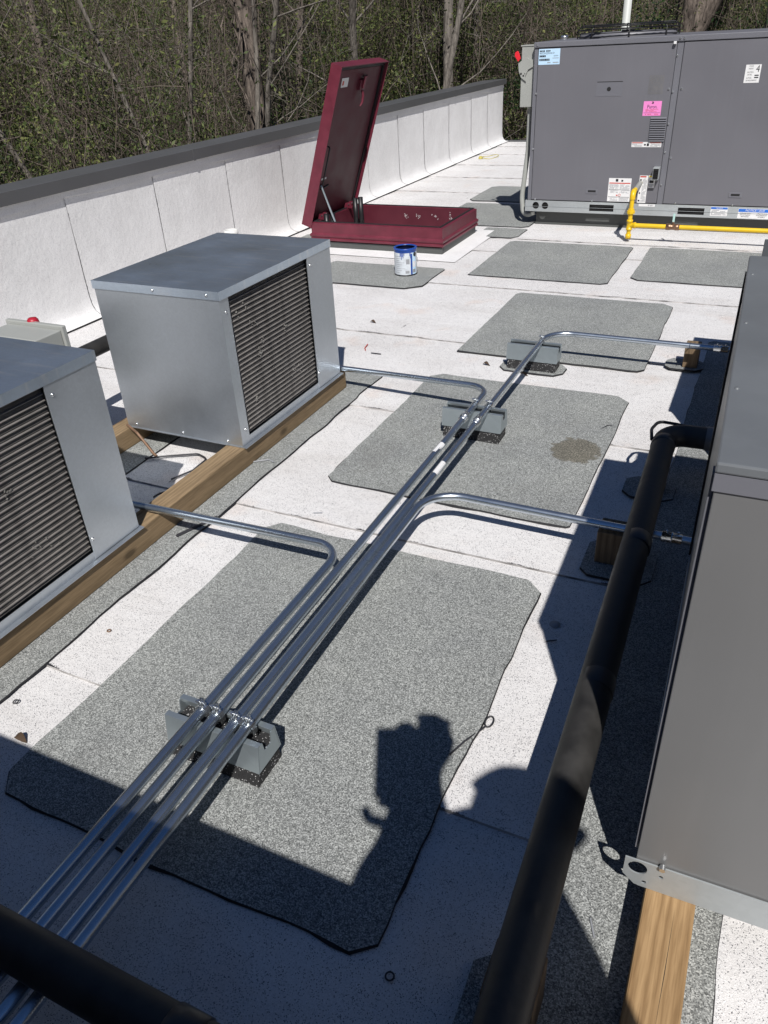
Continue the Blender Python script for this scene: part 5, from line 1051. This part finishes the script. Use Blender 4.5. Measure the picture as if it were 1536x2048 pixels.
# az, distance, height, radius, lean (dx,dy), bark, label, split
TREES = [(-34.6, 13.4, 13, 0.20, (-0.11, 0.0), 'barkd', 'thick furrowed trunk with dark vines standing left of the hatch lid', 0.75),
 (-33.2, 13.2, 10, 0.055, (0.02, 0), 'barkg', 'thin pale trunk just right of the thick vine-covered trunk', 0.5),
 (-28.6, 14.5, 11, 0.085, (-0.03, 0), 'barkg', 'pale forked tree rising directly behind the hatch lid', 0.42),
 (-21.3, 15.5, 12, 0.12, (-0.05, 0), 'barkg', 'pale grey trunk above the parapet between lid and rooftop unit', 0.50),
 (-23.6, 14.0, 11, 0.07, (0.0, 0), 'barkg', 'grey branching tree immediately right of the hatch lid', 0.40),
 (-4.6, 19.0, 15, 0.36, (0.55, 0.0), 'barkd', 'broad leaning trunk above the right part of the rooftop unit', 0.8),
 (-6.8, 17.0, 14, 0.15, (0.01, 0), 'barkd', 'dark straight trunk above the middle joint of the rooftop unit', 0.8),
 (-14.4, 21.0, 12, 0.12, (0.04, 0), 'barkg', 'pale forked tree seen above the red switch handle', 0.42),
 (-43.0, 13.0, 10, 0.05, (-0.14, 0), 'barkg', 'leaning pale sapling above the left part of the coping', 0.5),
 (-40.0, 12.0, 9, 0.045, (-0.12, 0), 'barkg', 'pale sapling leaning left over the bushes', 0.5),
 (-46.5, 15.0, 11, 0.09, (-0.10, 0), 'barkd', 'dark slanting trunk near the left edge', 0.5),
 (-48.5, 12.5, 9, 0.06, (-0.16, 0), 'barkg', 'thin slanting tree at the far left edge', 0.4),
 (-37.6, 16.0, 12, 0.07, (-0.07, 0), 'barkd', 'dark trunk among bushes between the saplings and the thick trunk', 0.55),
 (-36.2, 13.5, 10, 0.06, (-0.05, 0), 'barkg', 'slender grey tree just left of the thick vine-covered trunk', 0.45),
 (-31.3, 17.0, 12, 0.09, (0.03, 0), 'barkd', 'slim dark tree between the thick trunk and the hatch lid', 0.5),
 (-26.5, 19.0, 13, 0.11, (0.02, 0), 'barkd', 'dark tree farther back behind the hatch lid top', 0.5),
 (-18.6, 18.0, 12, 0.08, (0.06, 0), 'barkg', 'slender tree over the end of the parapet', 0.4),
 (-16.6, 22.0, 13, 0.13, (-0.02, 0), 'barkd', 'dark tree standing back from the end of the parapet', 0.5),
 (-12.3, 18.5, 13, 0.10, (0.02, 0), 'barkd', 'brown tree behind the left half of the fan guard', 0.5),
 (-9.0, 23.0, 14, 0.14, (0.03, 0), 'barkd', 'tree behind the right half of the fan guard', 0.5),
 (-2.0, 17.5, 12, 0.08, (0.05, 0), 'barkg', 'thin grey tree at the right edge above the rooftop unit', 0.4),
 (-51.5, 16.0, 12, 0.11, (-0.06, 0), 'barkd', 'trunk just outside the left edge of the woods', 0.5)]
for k, (az, d, h, r, lean, bk, lab, split) in enumerate(TREES):
    rg = random.Random(100 + k); x, y = polar(az, d); z = terrain_z(x, y) - 0.1
    # lean is across the view
    side = Vector((math.cos(R(az)), -math.sin(R(az)), 0)); base = Vector((x, y, z)) - side * (lean[0] * (1.5 - z)); 
    t = thing('tree', lab, 'tree', base, 'trees of the wood behind the roof'); tb = MB(); tw = MB()
    dr = Vector((0, 0, 1)) + side * lean[0]
    branch(rg, tb, tw, base, dr, h, r, 0, 3 if r < 0.3 else 2, split * 0.62, 11, 0.045 if r > 0.1 else 0.07, 0.015)
    o = tb.build('trunk', MAT[bk], t, recalc=False)
    if k in (0, 6, 10):
        vn = MB()
        for q in range(5):
            ph0 = rg.uniform(0, 6.28); pts = []
            for i in range(34):
                hh = i / 33 * 7.5; a = ph0 + hh * rg.uniform(0.5, 0.8); rr = r * (1 - 0.6 * hh / h) + 0.012
                c0 = base + dr.normalized() * hh; pts.append(c0 + Vector((math.cos(a) * rr, math.sin(a) * rr, 0)))
            vn.tube(pts, 0.016, 4, caps=False)
        vn.build('vine', MAT['wire'] if False else MAT['barkd'], t, recalc=False)
    tw2 = tw.build('crown', MAT['twig'] if bk == 'barkd' else MAT['barkg'], t, recalc=False) if tw.v else None
    LV, LF, LT = [], [], []
    tips = [Vector(v) for v in tw.v[::7]]
    for q in rg.sample(tips, min(len(tips), 260)) if tips else []: leaves(rg, rg.choice((1, 2, 3)), q, (0.10, 0.10, 0.10), 0.035, LV, LF, LT, (0.45, 1.0))
    if LF: leafobj('leaves', LV, LF, LT, MAT['leaf'], t)
# shrubs: a few kinds, copied
def shrub(seed, rad, n, size, mat, tone, stems, name, clump=0.30, twigs=2):
    rg = random.Random(seed); t = thing(name, '', 'shrub', (0, 0, 0)); LV, LF, LT = [], [], []; st = MB()
    for k in range(stems):
        a = rg.uniform(0, 6.28); u = rg.uniform(0.1, 1.0) ** 0.7; tip = Vector((math.cos(a) * rad[0] * u, math.sin(a) * rad[1] * u, rad[2] * rg.uniform(0.5, 2.1)))
        mid = tip * 0.5 + Vector((rg.gauss(0, .2), rg.gauss(0, .2), rg.uniform(0.0, .25))); b0 = Vector((rg.gauss(0, .25), rg.gauss(0, .25), -0.4))
        end = tip + Vector((rg.gauss(0, .25), rg.gauss(0, .25), rg.uniform(.0, .4)))
        st.tube([b0, b0.lerp(mid, .5) + Vector((rg.gauss(0, .05), rg.gauss(0, .05), 0)), mid, mid.lerp(tip, .5) + Vector((rg.gauss(0, .07), rg.gauss(0, .07), 0)), tip, end], [0.011, 0.009, 0.0075, 0.006, 0.004, 0.002], 3, caps=False)
        for q in range(twigs):
            p0 = mid.lerp(tip, rg.random()); dv = Vector((rg.gauss(0, 1), rg.gauss(0, 1), rg.gauss(0.35, .6))).normalized() * rg.uniform(0.25, 0.8)
            st.tube([p0, p0 + dv * .5 + Vector((rg.gauss(0, .05), rg.gauss(0, .05), rg.gauss(0, .05))), p0 + dv], [0.004, 0.003, 0.0012], 3, caps=False)
        kk = n // stems; lo, hi = tone; sh = rg.uniform(-0.16, 0.16)
        for q in range(3):
            c = mid.lerp(end, rg.uniform(0.2, 1.05)) + Vector((rg.gauss(0, .12), rg.gauss(0, .12), rg.gauss(0, .12))); r_ = clump * rg.uniform(0.6, 1.5)
            leaves(rg, kk // 3, c, (r_, r_, r_ * 0.8), size, LV, LF, LT, (lo + sh, hi + sh))
    leafobj('crown', LV, LF, LT, MAT[mat], t); st.build('stem', MAT['twig'], t, recalc=False); return t
KINDS = [shrub(1, (1.5, 1.5, 1.5), 6600, 0.021, 'leaf', (0.12, 0.80), 44, 'shrub'), shrub(2, (1.3, 1.3, 1.8), 6000, 0.019, 'leaf', (0.35, 1.0), 40, 'shrub', 0.26),
         shrub(3, (1.6, 1.6, 1.5), 7000, 0.024, 'leafd', (0.1, 0.9), 36, 'shrub', 0.36), shrub(4, (1.4, 1.4, 1.9), 3000, 0.018, 'leaf', (0.05, 0.6), 70, 'shrub', 0.35, 5), shrub(5, (1.3, 1.3, 1.9), 1200, 0.017, 'leaf', (0.3, 0.95), 90, 'shrub', 0.3, 7)]
LAB = ['olive green bushy shrub of the undergrowth behind the parapet', 'yellow-green budding shrub of the undergrowth behind the parapet', 'dark evergreen shrub of the undergrowth behind the parapet', 'brownish thinly leaved thicket shrub behind the parapet', 'bare twiggy thicket shrub behind the parapet']
GRP = ['olive shrubs', 'yellow-green shrubs', 'evergreen shrubs', 'brownish shrubs', 'bare shrubs']
kids = {k: [c for c in bpy.data.objects if c.parent == t] for k, t in enumerate(KINDS)}
rg = random.Random(77); used = set()
def shrub_ok(x, y): return x < -7.4 or y > 15.8
for i in range(330):
    az = -56 + 60 * ((i * 0.61803) % 1.0); d = [11, 13, 16, 20, 25][i % 5] + rg.uniform(-1.2, 1.8)
    x, y = polar(az, d)
    while not shrub_ok(x, y): d += 0.7; x, y = polar(az, d)
    if any(abs(az - T[0]) < hw + 60.0 / d and d < T[1] + 1 for T, hw in ((TREES[0], 0.3), (TREES[2], -2.6), (TREES[3], -2.4), (TREES[5], 0.5), (TREES[6], -2.5))): continue
    w5 = [0.30, 0.20, 0.20, 0.19, 0.11]; pn = noise.noise(Vector((az * 0.17, d * 0.05, 2.0)))
    if pn > 0.10: w5 = [0.18, 0.60, 0.02, 0.12, 0.08]
    elif pn < -0.10: w5 = [0.14, 0.02, 0.66, 0.12, 0.06]
    else: w5 = [0.46, 0.12, 0.10, 0.20, 0.12]
    k = rg.choices(range(5), w5)[0]
    if k not in used: t = KINDS[k]; used.add(k)
    else:
        t = KINDS[k].copy(); COL.objects.link(t)
        for c in kids[k]:
            c2 = c.copy(); COL.objects.link(c2); c2.parent = t
    tier = rg.choice((0, 0.3, 0.9, 1.5))
    t.location = (x, y, terrain_z(x, y) - 0.1 + (rg.choice((0, 0, 1.2, 2.2)) if k in (0, 1, 3) and i % 5 > 0 else 0)); s = rg.uniform(0.85, 1.3); t.rotation_euler.z = rg.uniform(0, 6.28)
    t.scale = (s, s, s * (1.0 + 0.25 * tier))
    t['label'] = LAB[k]; t['group'] = GRP[k] + ' of the undergrowth'; t['category'] = 'shrub'
# uncountable tangle of thin stems and far foliage: one mass each
rg = random.Random(5); tg = MB()
for i in range(1900):
    az = rg.uniform(-57, 5); d = rg.uniform(11, 34); x, y = polar(az, d)
    if not shrub_ok(x, y): d = rg.uniform(18, 36); x, y = polar(az, d)
    if not shrub_ok(x, y): continue
    z = terrain_z(x, y); L = rg.uniform(2.5, 8.0); dv = Vector((rg.gauss(0, .25), rg.gauss(0, .25), 1)).normalized(); r0 = rg.uniform(0.004, 0.016) * (d / 18)
    if rg.random() < 0.72: z += rg.uniform(0.5, 6); L *= 0.28; dv = Vector((rg.gauss(0, .8), rg.gauss(0, .8), rg.uniform(-.1, 1))).normalized(); r0 *= 0.5
    b0 = Vector((x, y, z)); bn = lambda q: Vector((rg.gauss(0, .05), rg.gauss(0, .05), rg.gauss(0, .02))) * L * q
    tg.tube([b0, b0 + dv * L * .25 + bn(1), b0 + dv * L * .5 + bn(1.4), b0 + dv * L * .75 + bn(1.8), b0 + dv * L + bn(2)], [r0, r0 * .8, r0 * .6, r0 * .4, r0 * .15], 3, caps=False, mi=1 if rg.random() < 0.3 else 0)
tag(tg.build('woodland_stems', [MAT['twig'], MAT['barkg']], None, recalc=False), 'tangle of thin bare stems filling the woods', 'thicket', kind='stuff')
LV, LF, LT = [], [], []
for i in range(900):
    az = rg.uniform(-59, 7); d = rg.uniform(21, 42); x, y = polar(az, d); zz = terrain_z(x, y) + rg.uniform(0.2, 7.0)
    pn = noise.noise(Vector((az * 0.17, d * 0.05, 2.0 + zz * 0.08)))
    tn = (0.35, 0.95) if pn > 0.12 else ((0.0, 0.25) if pn < -0.08 else (0.05, 0.6)); leaves(rg, 230, (x, y, zz), (1.5, 1.5, 1.1), 0.05, LV, LF, LT, tn)
tag(leafobj('woodland_foliage', LV, LF, LT, MAT['leaf']), 'mass of far foliage closing the view behind the trees', 'foliage', kind='stuff')
